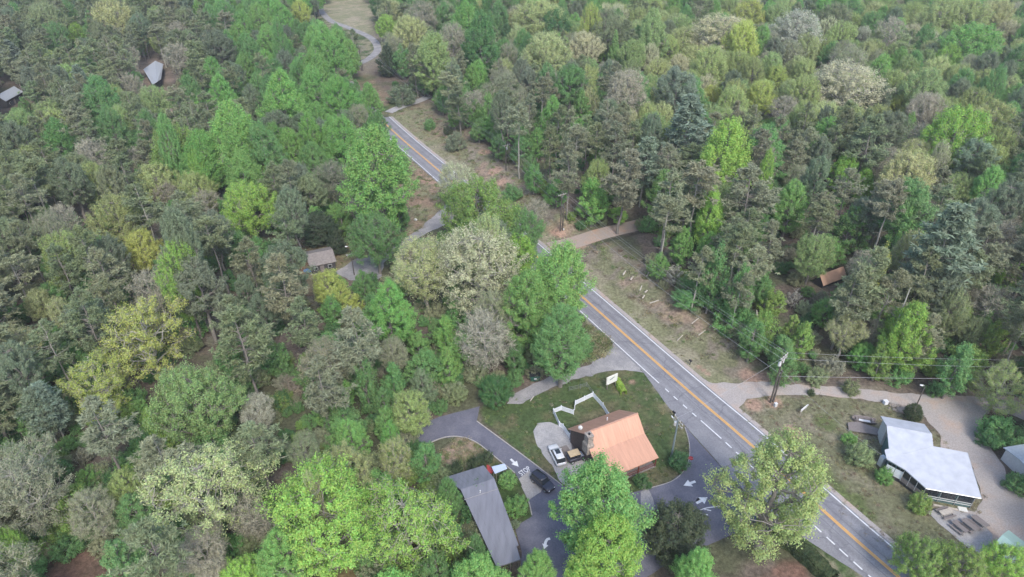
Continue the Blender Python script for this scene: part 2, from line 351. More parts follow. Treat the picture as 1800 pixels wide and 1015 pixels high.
# ------------------------------------------------------------------ roads, lots and their paint: sheets laid on the ground
def sheet(name, poly, m, z, ragged=.0, step=1.5, seed=3):
    P = [np.array(p) for p in poly]; out = []
    for i in range(len(P)):
        a_, b_ = P[i], P[(i+1) % len(P)]; k = max(1, int(np.hypot(*(b_-a_))/(.7 if ragged else 6)))
        for j in range(k):
            q = a_+(b_-a_)*j/k
            if ragged: q = q+np.array([vnoise(q[0]*1., q[1], 1.3, seed)-.5, vnoise(q[0], q[1], 1.3, seed+9)-.5])*2*ragged
            out.append(q)
    bm = bmesh.new(); f = bm.faces.new([bm.verts.new((q[0], q[1], 0)) for q in out])
    bmesh.ops.triangulate(bm, faces=[f])
    X = [q[0] for q in out]; Y = [q[1] for q in out]
    for ax, lo, hi in ((0, min(X), max(X)), (1, min(Y), max(Y))):
        k = math.ceil(lo/step)
        while k*step < hi:
            c = [0, 0, 0]; c[ax] = k*step; nn = [0, 0, 0]; nn[ax] = 1
            bmesh.ops.bisect_plane(bm, geom=bm.verts[:]+bm.edges[:]+bm.faces[:], plane_co=c, plane_no=nn); k += 1
    H = height(np.array([v.co.x for v in bm.verts]), np.array([v.co.y for v in bm.verts]))
    for v_, h in zip(bm.verts, H): v_.co.z = float(h)+z
    for f in bm.faces:
        if f.normal.z < 0: f.normal_flip()
    me = bpy.data.meshes.new(name); bm.to_mesh(me); bm.free(); me.materials.append(m)
    o = bpy.data.objects.new(name, me); COL.objects.link(o); return structure(o)
def offset(L, d):
    L = np.asarray(L); T = np.gradient(L, axis=0); T /= np.linalg.norm(T, axis=1)[:, None]; return L+np.stack([T[:, 1], -T[:, 0]], 1)*d
def strip(name, L, d0, d1, m, z, lo=None, hi=None, parent=None, hs=True):
    """band between offsets d0 and d1 to the right of line L, from arc length lo to hi"""
    L = np.asarray(L); s = np.concatenate([[0], np.cumsum(np.hypot(*np.diff(L, axis=0).T))])
    lo = 0 if lo is None else lo; hi = s[-1] if hi is None else hi
    t = np.linspace(lo, hi, max(2, int((hi-lo)/1.5)+1)); A, B = offset(L, d0), offset(L, d1); b_ = MB()
    k = 0; vs = []
    for q in t:
        for O in (A, B):
            x, y = np.interp(q, s, O[:, 0]), np.interp(q, s, O[:, 1]); vs.append((x, y, (hz(x, y) if hs else 0)+z))
    b_.add(vs, [(2*i, 2*i+1, 2*i+3, 2*i+2) for i in range(len(t)-1)])
    o = b_.build(name, m, parent); at_ = o.data.attributes.new('lane', 'FLOAT', 'POINT'); at_.data.foreach_set('value', [d0, d1]*len(t)); return structure(o) if not parent else o
RD0, RDS = RD[:97], RD
strip('road_shoulder', RD, 3.6, 5.0, M['gravel_red'], .05, hi=222)
SPL = 222.
strip('road', RD, -4.05, 4.1, M['asphalt'], .075, hi=SPL, hs=False); strip('far_road', RD, -1.9, 1.9, M['asphalt_old'], .072, lo=SPL-2, hs=False)
strip('road_edge_line', RD, 3.6, 3.82, M['white'], .083, hs=False, hi=222)
for d in (-.24, .06): strip('road_centre_line', RD, d, d+.2, M['yellow'], .083, hs=False, hi=222)
for d in (1.15, -1.5): strip('road_seam', RD, d, d+.11, M['seam'], .081, hs=False, hi=140)
arc = np.concatenate([[0], np.cumsum(np.hypot(*np.diff(RD, axis=0).T))])
def s_at(x, y):
    p = at(x, y); k = int(np.argmin(np.hypot(RD[:, 0]-p[0], RD[:, 1]-p[1]))); best = (1e9, 0)
    for i in (k-1, k):
        if 0 <= i < len(RD)-1:
            d = RD[i+1]-RD[i]; t = np.clip(((p[:2]-RD[i])@d)/(d@d), 0, 1); e = np.hypot(*(p[:2]-RD[i]-d*t)); best = min(best, (e, arc[i]+t*np.hypot(*d)))
    return best[1]
strip('road_edge_line', RD, -3.62, -3.42, M['white'], .083, lo=s_at(1159.7, 673.7), hi=222, hs=False)
for x, y in [(1173.9, 686.4), (1189.2, 700), (1205.2, 715), (1220.9, 729.6), (1281.4, 783), (1300, 800), (1322, 820), (1395, 887), (1418, 909), (1439, 928.5), (1463, 949.6), (1485.8, 970.4), (1510.4, 993.4), (1537, 1017)]:
    q = s_at(x, y); l = .55 if y < 730 else .75; strip('road_dash', RD, -3.62, -3.4, M['white'], .083, q-l, q+l, hs=False)
strip('road_dash', RD, -3.62, -3.4, M['white'], .083, s_at(1267.6, 772.1), s_at(1231.5, 740.2), hs=False)
strip('dirt_drive', DIRT, -2.6, 2.9, M['clay'], .06)
strip('gravel_drive', catmull(XY([(683, 198), (705, 188), (730, 180), (752, 171)])), -1.9, 1.9, M['gravel'], .06)
sheet('turning_lane', XY([(1080, 600), (1130, 654), (1177, 719.5), (1207, 752), (1250, 800), (1290, 848), (1408, 943), (1513.6, 1012), (1620, 1100), (1640, 1075), (1535, 989), (1445, 908), (1300, 774), (1190, 682), (1085, 590)]), M['asphalt'], .068, .06)
LOT = [(690, 765), (773, 733), (843, 715), (838, 741), (987, 853), (1010, 864), (1060, 880), (1125, 863), (1180, 847), (1203, 827), (1212, 803), (1211, 777), (1204, 750), (1292, 850), (1345, 905), (1300, 935), (1230, 965), (1160, 1000), (1100, 1040), (1060, 1080), (890, 1080), (915, 1010), (917, 970), (905, 927), (935, 908), (929, 881), (917, 853), (905.6, 832), (874.5, 807), (835.6, 777.6), (804, 768), (773, 772), (700, 800)]
sheet('parking_lot', XY(LOT), M['asphalt_new'], .060, .05)
sheet('worn_patch', XY([(911.5, 841.8), (930, 829), (952, 842), (957, 852), (950, 866), (929, 880), (919, 858)]), M['concrete'], .067, .1)
sheet('worn_patch', XY([(1127, 864), (1140, 860), (1150, 880), (1152, 900), (1140, 915), (1128, 890)]), M['asphalt_old'], .067, .25)
sheet('side_drive', XY([(890, 712), (896, 699), (935, 676), (985, 655), (1040, 640), (1062, 628), (1080, 604), (1100, 618), (1132, 656), (1100, 650), (1060, 655), (1010, 668), (950, 690), (920, 710)]), M['asphalt_old'], .058, .35)
P_PAD = XY([(938, 758), (946, 744), (968, 742), (985, 750), (998, 762), (1022, 782), (1035, 800), (1042, 835), (1030, 860), (1005, 862), (985, 846), (962, 808), (945, 785)]); sheet('gravel_pad', P_PAD, M['gravel'], .055, .25)
sheet('patio', XY([(1000, 755), (1030, 762), (1027, 785), (1022, 800), (1005, 790)]), mat('patio_boards', (.12, .105, .105), .8, var=.3, scale=6, stretch=(1, 8, 1)), .064, .05)
sheet('gravel_yard', XY([(1226, 664), (1254, 674), (1296, 674), (1340, 671), (1385, 676), (1495, 682), (1577, 691), (1618, 694), (1737, 698), (1830, 700), (1860, 760), (1740, 718), (1724, 740), (1729, 764), (1750, 800), (1765, 821), (1774, 845), (1805, 880), (1900, 980), (1860, 1040), (1790, 1010), (1705, 964), (1634, 903), (1659, 890), (1712, 900), (1728, 880), (1700, 800), (1655, 790), (1652, 764), (1626, 735), (1602, 719), (1553, 708), (1495, 700), (1434, 694), (1352, 696), (1311, 702), (1300, 718), (1304, 737)]), M['gravel_red'], .056, .3)
sheet('old_lot', XY([(588, 480), (622, 458), (689, 432), (736, 405), (772, 371), (793, 350), (812, 368), (790, 392), (744, 414), (697, 441), (674, 464), (670, 488), (655, 500), (612, 492)]), M['asphalt_old'], .055, .3)
sheet('picnic_gravel', XY([(1627, 900), (1660, 893), (1712, 905), (1745, 940), (1735, 975), (1705, 966)]), M['gravel'], .066, .25)
def kerb(pts, w_=.18, h=.13):
    L = catmull(XY(pts), 4); A, B = offset(L, -w_/2), offset(L, w_/2); b_ = MB()
    b_.loft([[(a_[0], a_[1], 0), (a_[0], a_[1], h), (c_[0], c_[1], h), (c_[0], c_[1], 0)] for a_, c_ in zip(A, B)])
    return structure(b_.build('kerb', M['concrete']))
kerb([(838, 741), (880, 772), (935, 813), (987, 853)]); kerb([(735, 790), (773, 772), (804, 768), (836, 777.6), (874, 807), (905, 832)]); kerb([(917, 855), (929, 881), (935, 906)])
kerb([(1130, 862), (1180, 847), (1203, 827), (1212, 803), (1211, 777), (1204, 752)], .12, .1)
def text_mesh(o):
    bpy.context.view_layer.update(); me = bpy.data.meshes.new_from_object(o.evaluated_get(bpy.context.evaluated_depsgraph_get())); nm = o.name
    q = bpy.data.objects.new(nm, me); q.parent = o.parent; q.location, q.rotation_euler, q.scale = o.location, o.rotation_euler, o.scale; COL.objects.link(q); bpy.data.objects.remove(o); q.name = nm; return q
ck = MB(); rc_ = random.Random(11); ac_ = np.concatenate([[0], np.cumsum(np.hypot(*np.diff(RD, axis=0).T))])
for s0 in np.arange(8, 200, 7.3):
    s0 += rc_.uniform(-2.5, 2.5); d0, d1 = sorted((rc_.uniform(-3.9, 3.9), rc_.uniform(-3.9, 3.9))); n_ = 7; vs = []
    if d1-d0 < 1.5: continue
    for k in range(n_):
        d = d0+(d1-d0)*k/(n_-1); q = s0+rc_.uniform(-.22, .22); O = offset(RD, d)
        for h_ in (-.05, .05): vs.append((np.interp(q+h_, ac_, O[:, 0]), np.interp(q+h_, ac_, O[:, 1]), .0815))
    ck.add(vs, [(2*k, 2*k+1, 2*k+3, 2*k+2) for k in range(n_-1)])
structure(ck.build('road_crack', M['seam']))
# painted arrows, hatching and STOP
def marking(name, pts, z=.068): return sheet(name, pts, M['white'], z, step=50)
def arrow(t, h, wd=.42, hw=1.25, hl=1.5):
    a_, b_ = np.array(at(*t)[:2]), np.array(at(*h)[:2]); d = (b_-a_)/np.hypot(*(b_-a_)); n_ = np.array([-d[1], d[0]]); k = b_-d*hl
    marking('painted_arrow', [a_+n_*wd/2, k+n_*wd/2, k+n_*hw/2, b_, k-n_*hw/2, k-n_*wd/2, a_-n_*wd/2][::-1])
arrow((1222.4, 847), (1201.4, 854.4), .45, 1.5, 1.35); arrow((1224, 885.4), (1243.7, 875), .45, 1.5, 1.35); arrow((897.7, 807.8), (911.6, 821.2), .4, 1.2, 1.2)
def pline(pts, w_):
    L = catmull(XY(pts), 5); marking('painted_line', [tuple(p) for p in offset(L, -w_/2)]+[tuple(p) for p in offset(L, w_/2)[::-1]])
pline([(967, 947.5), (962, 949), (959, 954), (958.5, 958)], .42); a_, b_ = np.array(at(953.2, 956)[:2]), np.array(at(964, 959.5)[:2]); marking('painted_arrow', [a_, tuple(at(956.7, 966)[:2]), b_])
pline([(1214.8, 909.3), (1226.7, 899.5), (1238, 894.8), (1249, 892.6), (1265, 891)], .16)
for s0, s1 in (((1214.8, 909.3), (1234, 914)), ((1227, 902), (1244.5, 906)), ((1238, 896), (1250, 898.5))): pline([s0, ((s0[0]+s1[0])/2, (s0[1]+s1[1])/2), s1], .18)
fc = bpy.data.curves.new('stop_lettering', 'FONT'); fc.body = 'STOP'; fc.size = 1.9; fc.space_character = 1.05; fc.align_x = 'CENTER'; fc.align_y = 'CENTER'; fc.extrude = .002; fc.offset = .02
fo = bpy.data.objects.new('stop_lettering', fc); COL.objects.link(fo); p = at(922.5, 829); q0, q1 = at(914, 837), at(932, 825)
fo.location = (p[0], p[1], .073); fo.rotation_euler = (0, 0, math.atan2(q1[1]-q0[1], q1[0]-q0[0])); fo.scale = (.46, .74, 1); fc.materials.append(M['white']); structure(text_mesh(fo))
# ------------------------------------------------------------------ buildings
M.update(
    copper=mat('copper_metal_roof', (.50, .28, .19), .5, .15, .13, 1.2, spec=.4, stretch=(2.2, .22, .22)), grey_roof=mat('grey_metal_roof', (.20, .20, .222), .5, .2, .2, .9, stretch=(1.6, .25, .25)),
    white_roof=mat('white_coated_roof', (.40, .415, .45), .6, 0, .13, .8), shingle=mat('weathered_shingles', (.21, .185, .17), .85, 0, .25, 2.5, .3),
    red_wall=mat('dark_red_boards', (.16, .045, .035), .75, var=.2, scale=3), dark_wall=mat('dark_stained_boards', (.055, .052, .055), .8, var=.3, scale=4),
    pale_wall=mat('pale_siding', (.50, .50, .49), .7, var=.1), teal=mat('teal_boards', (.09, .15, .155), .6, var=.3, scale=3), glass=mat('dark_window_glass', (.025, .03, .035), .12, spec=.8, var=.1),
    stone=mat('rubble_stone', (.27, .235, .20), .9, var=.45, scale=3.2, bump=.6), steel=mat('galvanised_steel', (.45, .46, .47), .4, .6, .1), black=mat('black_metal', (.022, .022, .024), .5, var=.1),
    wood=mat('weathered_wood', (.19, .165, .155), .85, var=.3, scale=3, stretch=(1, 6, 1)), palewood=mat('bleached_wood', (.40, .36, .31), .85, var=.2, scale=3), darkpole=mat('tarred_pole', (.085, .075, .065), .85, var=.25, scale=2),
    vinyl=mat('white_vinyl', (.70, .72, .75), .45, var=.05), green_roof=mat('pale_green_roof', (.30, .42, .37), .5, .1, .1, .6), blue_roof=mat('pale_blue_roof', (.42, .48, .60), .4, .2, .06),
    dumpster=mat('dark_green_steel', (.02, .075, .055), .5, var=.2), red=mat('faded_red', (.42, .06, .06), .5, var=.15), carwhite=mat('white_car_paint', (.60, .61, .62), .25, spec=.6, var=.02), carblack=mat('black_car_paint', (.03, .03, .042), .22, spec=.6, var=.05),
    rubber=mat('black_rubber', (.02, .02, .02), .8, var=.1), tan=mat('tan_canvas', (.46, .36, .23), .8, var=.08), blueglass=mat('pale_windscreen', (.42, .47, .55), .15, spec=.8, var=.05), blue=mat('blue_tarp', (.10, .22, .42), .5, var=.2),
    signface=mat('sign_face', (.62, .62, .58), .5, var=.06), cream=mat('cream_metal', (.62, .60, .52), .5), spoil=M['clay'],
)
def seams(b, p0, p1, q0, q1, gap=.42, h=.035, w_=.05):
    """standing seams running from edge p0-p1 (eave) to edge q0-q1 (ridge)"""
    p0, p1, q0, q1 = map(np.asarray, (p0, p1, q0, q1)); n = max(2, int(np.linalg.norm(p1-p0)/gap))
    for k in range(1, n):
        a_, c_ = p0+(p1-p0)*k/n, q0+(q1-q0)*k/n; e = (p1-p0)/np.linalg.norm(p1-p0)*w_/2; u_ = np.array([0, 0, .004]); hh_ = np.array([0, 0, h])
        b.hexa([a_-e+u_, a_+e+u_, c_+e+u_, c_-e+u_], [a_-e+hh_, a_+e+hh_, c_+e+hh_, c_-e+hh_])
# --- the copper-roofed house
A_H = .456; hs = empty('house', (16.78, 82.75, 0), A_H, 'house with a bright copper coloured metal roof and stone chimney beside the road', 'house')
l = 10.7/2; RZ, BV, BZ, FV, FZ, EV, EZ = 6.8, 5.12, 3.2, -2.5, 4.25, -6.8, 2.55
th = .16; b = MB()
b.slab([(-l, 0, RZ), (l, 0, RZ), (l, BV, BZ), (-l, BV, BZ)], th); b.slab([(-l, FV, FZ), (l, FV, FZ), (l, -.002, RZ), (-l, -.002, RZ)], th); b.slab([(-l, EV, EZ), (l, EV, EZ), (l, FV-.002, FZ), (-l, FV-.002, FZ)], th)
seams(b, (-l, BV, BZ), (l, BV, BZ), (-l, 0, RZ), (l, 0, RZ)); seams(b, (-l, FV, FZ), (l, FV, FZ), (-l, 0, RZ), (l, 0, RZ)); seams(b, (-l, EV, EZ), (l, EV, EZ), (-l, FV, FZ), (l, FV, FZ))
b.box(0, 0, RZ-.02, 2*l, .3, .07); rf = b.build('roof', M['copper'], hs)
v_ = MB(); v_.tube([(.6, 2.1, 5.2), (.6, 2.1, 6.0)], .09); v_.build('vent_pipe', M['white'], rf)
b = MB(); i_ = l-.45; prof = [(-4.6, 0), (-4.6, 3.15), (FV, FZ-.22), (0, RZ-.3), (BV-.4, BZ+.02), (BV-.4, 0)]
b.loft([[(-i_, y, z) for y, z in prof], [(i_, y, z) for y, z in prof]]); b.build('wall', mat('dark_brown_boards', (.085, .06, .052), .8, var=.25, scale=3), hs)
for x in (-3.4, -.2, 3.0):
    f = MB().box(x, -4.63, .95, 1.3, .08, 1.35).build('window', M['cream'], hs); MB().box(x, -4.68, 1.05, 1.1, .04, 1.15).build('pane', M['glass'], f)
f = MB().box(1.5, -4.63, .1, 1.0, .08, 2.1).build('door', M['dark_wall'], hs); MB().box(1.85, -4.69, 1.0, .05, .05, .18).build('handle', M['steel'], f)
for x in (-l+.2, -1.8, 1.7, l-.2): MB().box(x, EV+.35, 0, .16, .16, EZ-.14).build('porch_post', M['red_wall'], hs)
b = MB()
for z in (.45, .95): b.box(0, EV+.35, z, 2*l-.6, .07, .08)
b.build('porch_rail', M['red_wall'], hs); MB().box(0, -5.6, 0, 2*l-.1, 1.9, .18).build('porch_floor', M['wood'], hs)
cx_ = -l+.25; b = MB(); b.loft([[(cx_-w1, -1.1-w2, z), (cx_+w1, -1.1-w2, z), (cx_+w1, -1.1+w2, z), (cx_-w1, -1.1+w2, z)] for w1, w2, z in ((.66, .8, 3.6), (.66, .8, 5.4), (.5, .58, 5.9), (.5, .58, 7.3), (.57, .65, 7.34), (.57, .65, 7.5))])
ch = b.build('chimney', M['stone'], hs); MB().tube([(cx_, -1.1, 7.45), (cx_, -1.1, 7.75)], .2, 10).build('flue', M['black'], ch)
b = MB().tube([(-l+.3, 1.6, 6.1), (-l+.1, 1.4, 6.8)], .04); b.tube([(-l+.1, 1.4, 6.8), (-l-.05, 1.2, 6.95)], [.38, .02], 12); b.build('satellite_dish', M['pale_wall'], hs)
b = MB().box(-l-1.5, 2.6, 0, 1.9, 3.6, .12); b.build('side_deck', M['wood'], hs)

# --- long grey-roofed building
gb = empty('grey_roofed_building', (0, 0, 0), 0, 'long building with a flat pitched grey metal roof among the lower trees', 'building')
c0 = at(846, 905); gb.location = (c0[0], c0[1], 0)
def rel(p): return (p[0]-c0[0], p[1]-c0[1], p[2])
RL, RR_, BR = at(809.8, 861, 4.7), at(868.8, 841.3, 4.7), at(911.6, 958.2, 3.5); p0, n0 = plane(RL, RR_, BR); BL = at_plane(873, 997, p0, n0); C1, C2 = at_plane(908, 960.5, p0, n0), at_plane(915, 983.7, p0, n0)
TL, TR = at(782, 839.7, 3.3), at(850.3, 818.2, 3.3); BL0 = at_plane(860, 972, p0, n0)
b = MB(); ml = [rel(p) for p in (RL, BL, C2, C1, BR, RR_)]; b.slab(ml, .2); b.slab([rel(p) for p in (TL, np.array(RL)+[0, .003, 0], np.array(RR_)+[0, .003, 0], TR)], .2)
seams(b, rel(BL), rel(C2), rel(RL), rel(RR_), .75, .03, .04); seams(b, rel(TL), rel(TR), rel(RL), rel(RR_), .75, .03, .04)
q0, q1 = rel(at_plane(816, 879, p0, n0)), rel(at_plane(874.5, 859.8, p0, n0)); b.tube([np.array(q0)+[0, 0, .03], np.array(q1)+[0, 0, .03]], .07, 6)
rf = b.build('roof', M['grey_roof'], gb); MB().tube([rel(at_plane(844, 866, p0, n0)), np.array(rel(at_plane(844, 866, p0, n0)))+[0, 0, .5]], .09).build('vent_pipe', M['white'], rf)
def shrink(poly, k):
    c = np.mean(np.array(poly), 0); return [tuple(np.array(p)[:2]+(c[:2]-np.array(p)[:2])/np.linalg.norm(c[:2]-np.array(p)[:2])*k) for p in poly]
def walls(poly, k, top): 
    b = MB(); s_ = shrink(poly, k); zs = [p[2]-top for p in poly]; n = len(s_)
    b.add([(x, y, 0) for x, y in s_]+[(x, y, z) for (x, y), z in zip(s_, zs)], [tuple(range(n))[::-1], tuple(range(n, 2*n))]+[(i-1 if i else n-1, i, i+n, (i-1 if i else n-1)+n) for i in range(n)]); return b
mid1, mid2 = at_plane(860, 972, p0, n0), at_plane(902, 942, p0, n0)
walls([rel(p) for p in (RL, mid1, mid2, RR_)], .7, .24).build('wall', M['dark_wall'], gb); walls([rel(p) for p in (TL, np.array(RL)+[0, -.2, 0], np.array(RR_)+[0, -.2, 0], TR)], .8, .3).build('rear_wall', M['dark_wall'], gb)
for q in ((880, 992), (897, 985), (911, 980)):
    p = rel(at_plane(*q, p0, n0)); MB().box(p[0], p[1]+.3, 0, .18, .18, p[2]-.22).build('carport_post', M['wood'], gb)
# --- blue-white canopy and the red thing beside it
q = [at(864, 820.7, 2.3), at(891.7, 824, 2.3), at(887, 815, 2.5), at(870, 833, 2.3)]; P4 = [at(870, 833, 2.3), at(891.7, 824, 2.3), at(887, 815, 2.6), at(864, 820.7, 2.6)]; cc = np.mean(P4, 0)
cp = empty('canopy', (cc[0], cc[1], 0), 0, 'small canopy with a pale blue metal roof at the corner of the grey roofed building', 'canopy'); L4 = [(p[0]-cc[0], p[1]-cc[1], p[2]) for p in P4]
b = MB().slab(L4, .08); seams(b, L4[0], L4[1], L4[3], L4[2], .35); b.build('roof', M['blue_roof'], cp)
for p in shrink(L4, .35): MB().box(p[0], p[1], 0, .1, .1, 2.25).build('post', M['wood'], cp)
a_, b_ = at(857, 820, .5), at(865, 831, .5); d = (b_-a_)/2; m_ = (a_+b_)/2; k_ = np.array([-d[1], d[0], 0])/np.linalg.norm(d); tag(MB().loft([[tuple(m_*[1, 1, 0]+d*s+k_*w_*e+np.array([0, 0, z+up])) for e, z in ((-.3, 0), (.3, 0), (1, .45), (.8, .5), (-.8, .5), (-1, .45))] for s, w_, up in ((-1.15, .05, .3), (-.8, .38, .05), (0, .48, 0), (.8, .38, .05), (1.15, .05, .3))]).build('canoe', M['red'], None, True), 'bright red upturned shape lying between the grey roof and the pale blue canopy', 'canoe')

# --- rambling white-roofed building
wb = empty('white_roofed_building', (0, 0, 0), 0, 'rambling low building with a broad white roof on the gravel yard', 'building'); c0 = at(1640, 815); wb.location = (c0[0], c0[1], 0)
R1, R2, F_ = at(1558.7, 748.7, 5.0), at(1638.3, 763.5, 5.0), at(1724.8, 875.6, 3.1); p0, n0 = plane(R1, R2, F_); pts = [rel(R1)]+[rel(at_plane(*q, p0, n0)) for q in ((1562.7, 788.8), (1555, 791), (1558.7, 806.6), (1590.6, 825.5), (1627.2, 858), (1724.8, 875.6), (1700.5, 796), (1640.7, 784.6))]+[rel(R2)]
A_, B_ = rel(at(1548, 731.4, 4.0)), rel(at(1624.8, 745.6, 4.0)); b = MB().slab(pts, .18); b.slab([np.array(pts[0])+[0, .003, 0], np.array(pts[-1])+[0, .003, 0], B_, A_], .18)
for u_, w_ in ((pts[5], pts[4]), (pts[8], pts[3]), (pts[0], pts[-1])): b.tube([np.array(u_)+[0, 0, .02], np.array(w_)+[0, 0, .02]], .035, 6)
rf = b.build('roof', M['white_roof'], wb); z0 = .0
b = MB(); b.tube([np.array(pts[5])+[0, -.05, -.08], np.array(pts[6])+[0, -.05, -.08]], .07, 6); b.tube([np.array(pts[6])+[.05, 0, -.08], np.array(pts[7])+[.05, 0, -.08]], .07, 6); b.build('gutter', M['steel'], rf)
W_ = [pts[0], pts[1], pts[3], pts[4], pts[5], pts[6], pts[7], pts[8], pts[9]]
def inset(poly, k):
    out = []; n = len(poly); ar = sum(poly[i-1][0]*poly[i][1]-poly[i][0]*poly[i-1][1] for i in range(n)); s = 1 if ar > 0 else -1
    for i in range(n):
        a_, b_, c_ = (np.array(poly[j % n][:2]) for j in (i-1, i, i+1)); e1, e2 = unit_(b_-a_), unit_(c_-b_); n1, n2 = np.array([-e1[1], e1[0]])*s, np.array([-e2[1], e2[0]])*s
        m_ = unit_(n1+n2); out.append((*(b_+m_*k/max(.35, m_@n1)), poly[i][2]))
    return out
def unit_(v): return v/max(1e-9, np.linalg.norm(v))
I_ = inset(W_, .45); b = MB(); n = len(I_); b.add([(p[0], p[1], 0) for p in I_]+[(p[0], p[1], p[2]-.25) for p in I_], [tuple(range(n))[::-1], tuple(range(n, 2*n))]+[((i-1) % n, i, i+n, (i-1) % n+n) for i in range(n)]); b.build('wall', M['teal'], wb)
J_ = inset([pts[0], pts[-1], B_, A_], .4); b = MB(); b.hexa([(p[0], p[1], 0) for p in J_], [(p[0], p[1], p[2]-.26) for p in J_]); b.build('rear_wall', M['pale_wall'], wb)
def facade(a, c, parts, m, name, out=.04, child=None):
    """flat pieces along the wall from a to c: (start, end as fractions, bottom, top)"""
    a, c = np.array(a[:2]), np.array(c[:2]); d = unit_(c-a); n_ = np.array([d[1], -d[0]])
    for s, e, z1, z2 in parts:
        p, q = a+(c-a)*s, a+(c-a)*e; m_ = (p+q)/2+n_*out; MB().box(m_[0], m_[1], z1, np.linalg.norm(q-p), .08, z2-z1, math.atan2(d[1], d[0])).build(name, m, wb)
g5, g6 = I_[4], I_[5]
facade(g5, g6, [(.02, .30, 1.15, 2.6), (.36, .64, 1.15, 2.6), (.70, .97, 1.15, 2.6)], M['glass'], 'window'); facade(g5, g6, [(0, .012, 0, 2.8), (.325, .337, 0, 2.8), (.665, .677, 0, 2.8), (.985, 1, 0, 2.8)], M['steel'], 'facade_post', .1); facade(g5, g6, [(.02, .98, .62, .72), (.02, .98, 1.05, 1.13)], M['pale_wall'], 'window_rail', .12)
i2, i3, i4 = I_[2], I_[3], I_[4]
facade(i2, i3, [(.0, .485, .75, 2.45), (.515, 1., .75, 2.45)], M['vinyl'], 'wall_panel', .05); facade(i2, i3, [(.04, .22, 2.5, 2.95), (.27, .46, 2.5, 2.95), (.53, .72, 2.5, 2.95), (.77, .96, 2.5, 2.95)], M['glass'], 'window', .05); facade(i2, i3, [(0, 1, 0, .72)], M['dark_wall'], 'skirting', .03)
facade(i3, i4, [(0, 1, 1.65, 2.9)], M['glass'], 'porch_shade_panel', .03); facade(i3, i4, [(0, .33, .7, 1.6), (.35, .66, .7, 1.6), (.68, 1., .7, 1.6)], M['wood'], 'porch_panel', .22); facade(i3, i4, [(0, 1, 0, .68)], M['dark_wall'], 'skirting', .05); facade(i3, i4, [(0, .02, .7, 3.), (.33, .35, .7, 3.), (.66, .68, .7, 3.)], M['pale_wall'], 'porch_post', .25)  # flat dark sheet above the rail stands in for shade inside the open porch
p = rel(at(1551, 809, 1.2)); MB().box(p[0], p[1], .0, .8, .8, 2.0, .4).build('porch_cupboard', M['vinyl'], wb)
p, q = I_[0], I_[1]; facade(p, q, [(.60, .95, .3, 2.9)], mat('teal_door', (.11, .25, .24), .5), 'door', -.04); facade(p, q, [(.05, .5, .9, 3.2)], M['pale_wall'], 'wall_panel', -.05)

# --- brown shed, cabins in the woods, sheds at the edge of the photo
def gable(name, label, cat_, pix, hr, he, roofm, wallm, ridge_along=0, over=.35, zbase=0, doors=()):
    """gabled hut from the four photo corners of its near roof slope: eave-left, eave-right, ridge-right, ridge-left"""
    EL, ER, RR2, RL2 = at(*pix[0], he), at(*pix[1], he), at(*pix[2], hr), at(*pix[3], hr); m0 = (RL2+RR2)/2
    u_ = unit_(((ER-EL)+(RR2-RL2))[:2]); L_ = (np.linalg.norm(ER-EL)+np.linalg.norm(RR2-RL2))/2; n_ = np.array([u_[1], -u_[0]]); dn = abs(((EL+ER)/2-m0)[:2]@n_)
    e = empty(name, (m0[0], m0[1], zbase), math.atan2(u_[1], u_[0]), label, cat_); h_ = L_/2
    b = MB().slab([(-h_, -dn, he), (h_, -dn, he), (h_, 0, hr), (-h_, 0, hr)], .14); b.slab([(-h_, .003, hr), (h_, .003, hr), (h_, dn, he), (-h_, dn, he)], .14)
    if 'metal' in roofm.name or 'white' in roofm.name: seams(b, (-h_, -dn, he), (h_, -dn, he), (-h_, 0, hr), (h_, 0, hr), .6)
    b.build('roof', roofm, e); k = h_-over; pr = [(-dn+over, 0), (-dn+over, he-.14), (0, hr-.28), (dn-over, he-.14), (dn-over, 0)]
    MB().loft([[(-k, y, z) for y, z in pr], [(k, y, z) for y, z in pr]]).build('wall', wallm, e); yf = -dn+over-.03
    f = MB().box(-k*.1, yf, .05, .95, .07, 2.).build('door', M['wood'], e); MB().box(-k*.1+.35, yf-.06, 1., .05, .06, .14).build('handle', M['steel'], f)
    for x in (-k*.62, k*.55):
        f = MB().box(x, yf, 1., .95, .07, .9).build('window', M['pale_wall'], e); MB().box(x, yf-.05, 1.08, .8, .03, .74).build('pane', M['glass'], f)
    return e
gable('shed', 'small dark shed with a weathered grey brown roof beside the old asphalt lot', 'shed', [(543.4, 469.7), (591.7, 460), (584, 438), (538, 447.6)], 3.9, 2.5, M['shingle'], M['dark_wall'])
P4 = [at(268, 149, 3.2), at(283, 139, 3.2), at(287, 113, 3.2), at(273, 107, 4.2), at(252, 122, 3.2)]; cc = np.mean(P4, 0); e = empty('cabin', (cc[0], cc[1], 0), 0, 'cabin with a silvery white metal roof hidden in the far left woods', 'cabin'); L4 = [(p[0]-cc[0], p[1]-cc[1], p[2]) for p in P4]
m_ = np.array(at(276, 144, 4.2))-[cc[0], cc[1], 0]; ml = mat('silver_white_metal_roof', (.42, .44, .47), .45, .2, .08); b = MB().slab([L4[0], m_, L4[3], L4[4]], .15); b.slab([m_+[.003, 0, 0], L4[1], L4[2], np.array(L4[3])+[.003, 0, 0]], .15); b.build('roof', ml, e)
b = MB(); q = inset([L4[0], L4[1], L4[2], L4[3], L4[4]], .5); n = 5; b.add([(p[0], p[1], 0) for p in q]+[(p[0], p[1], min(p[2], 3.2)-.2) for p in q], [tuple(range(n))[::-1], tuple(range(n, 2*n))]+[((i-1) % n, i, i+n, (i-1) % n+n) for i in range(n)]); b.build('wall', M['dark_wall'], e)
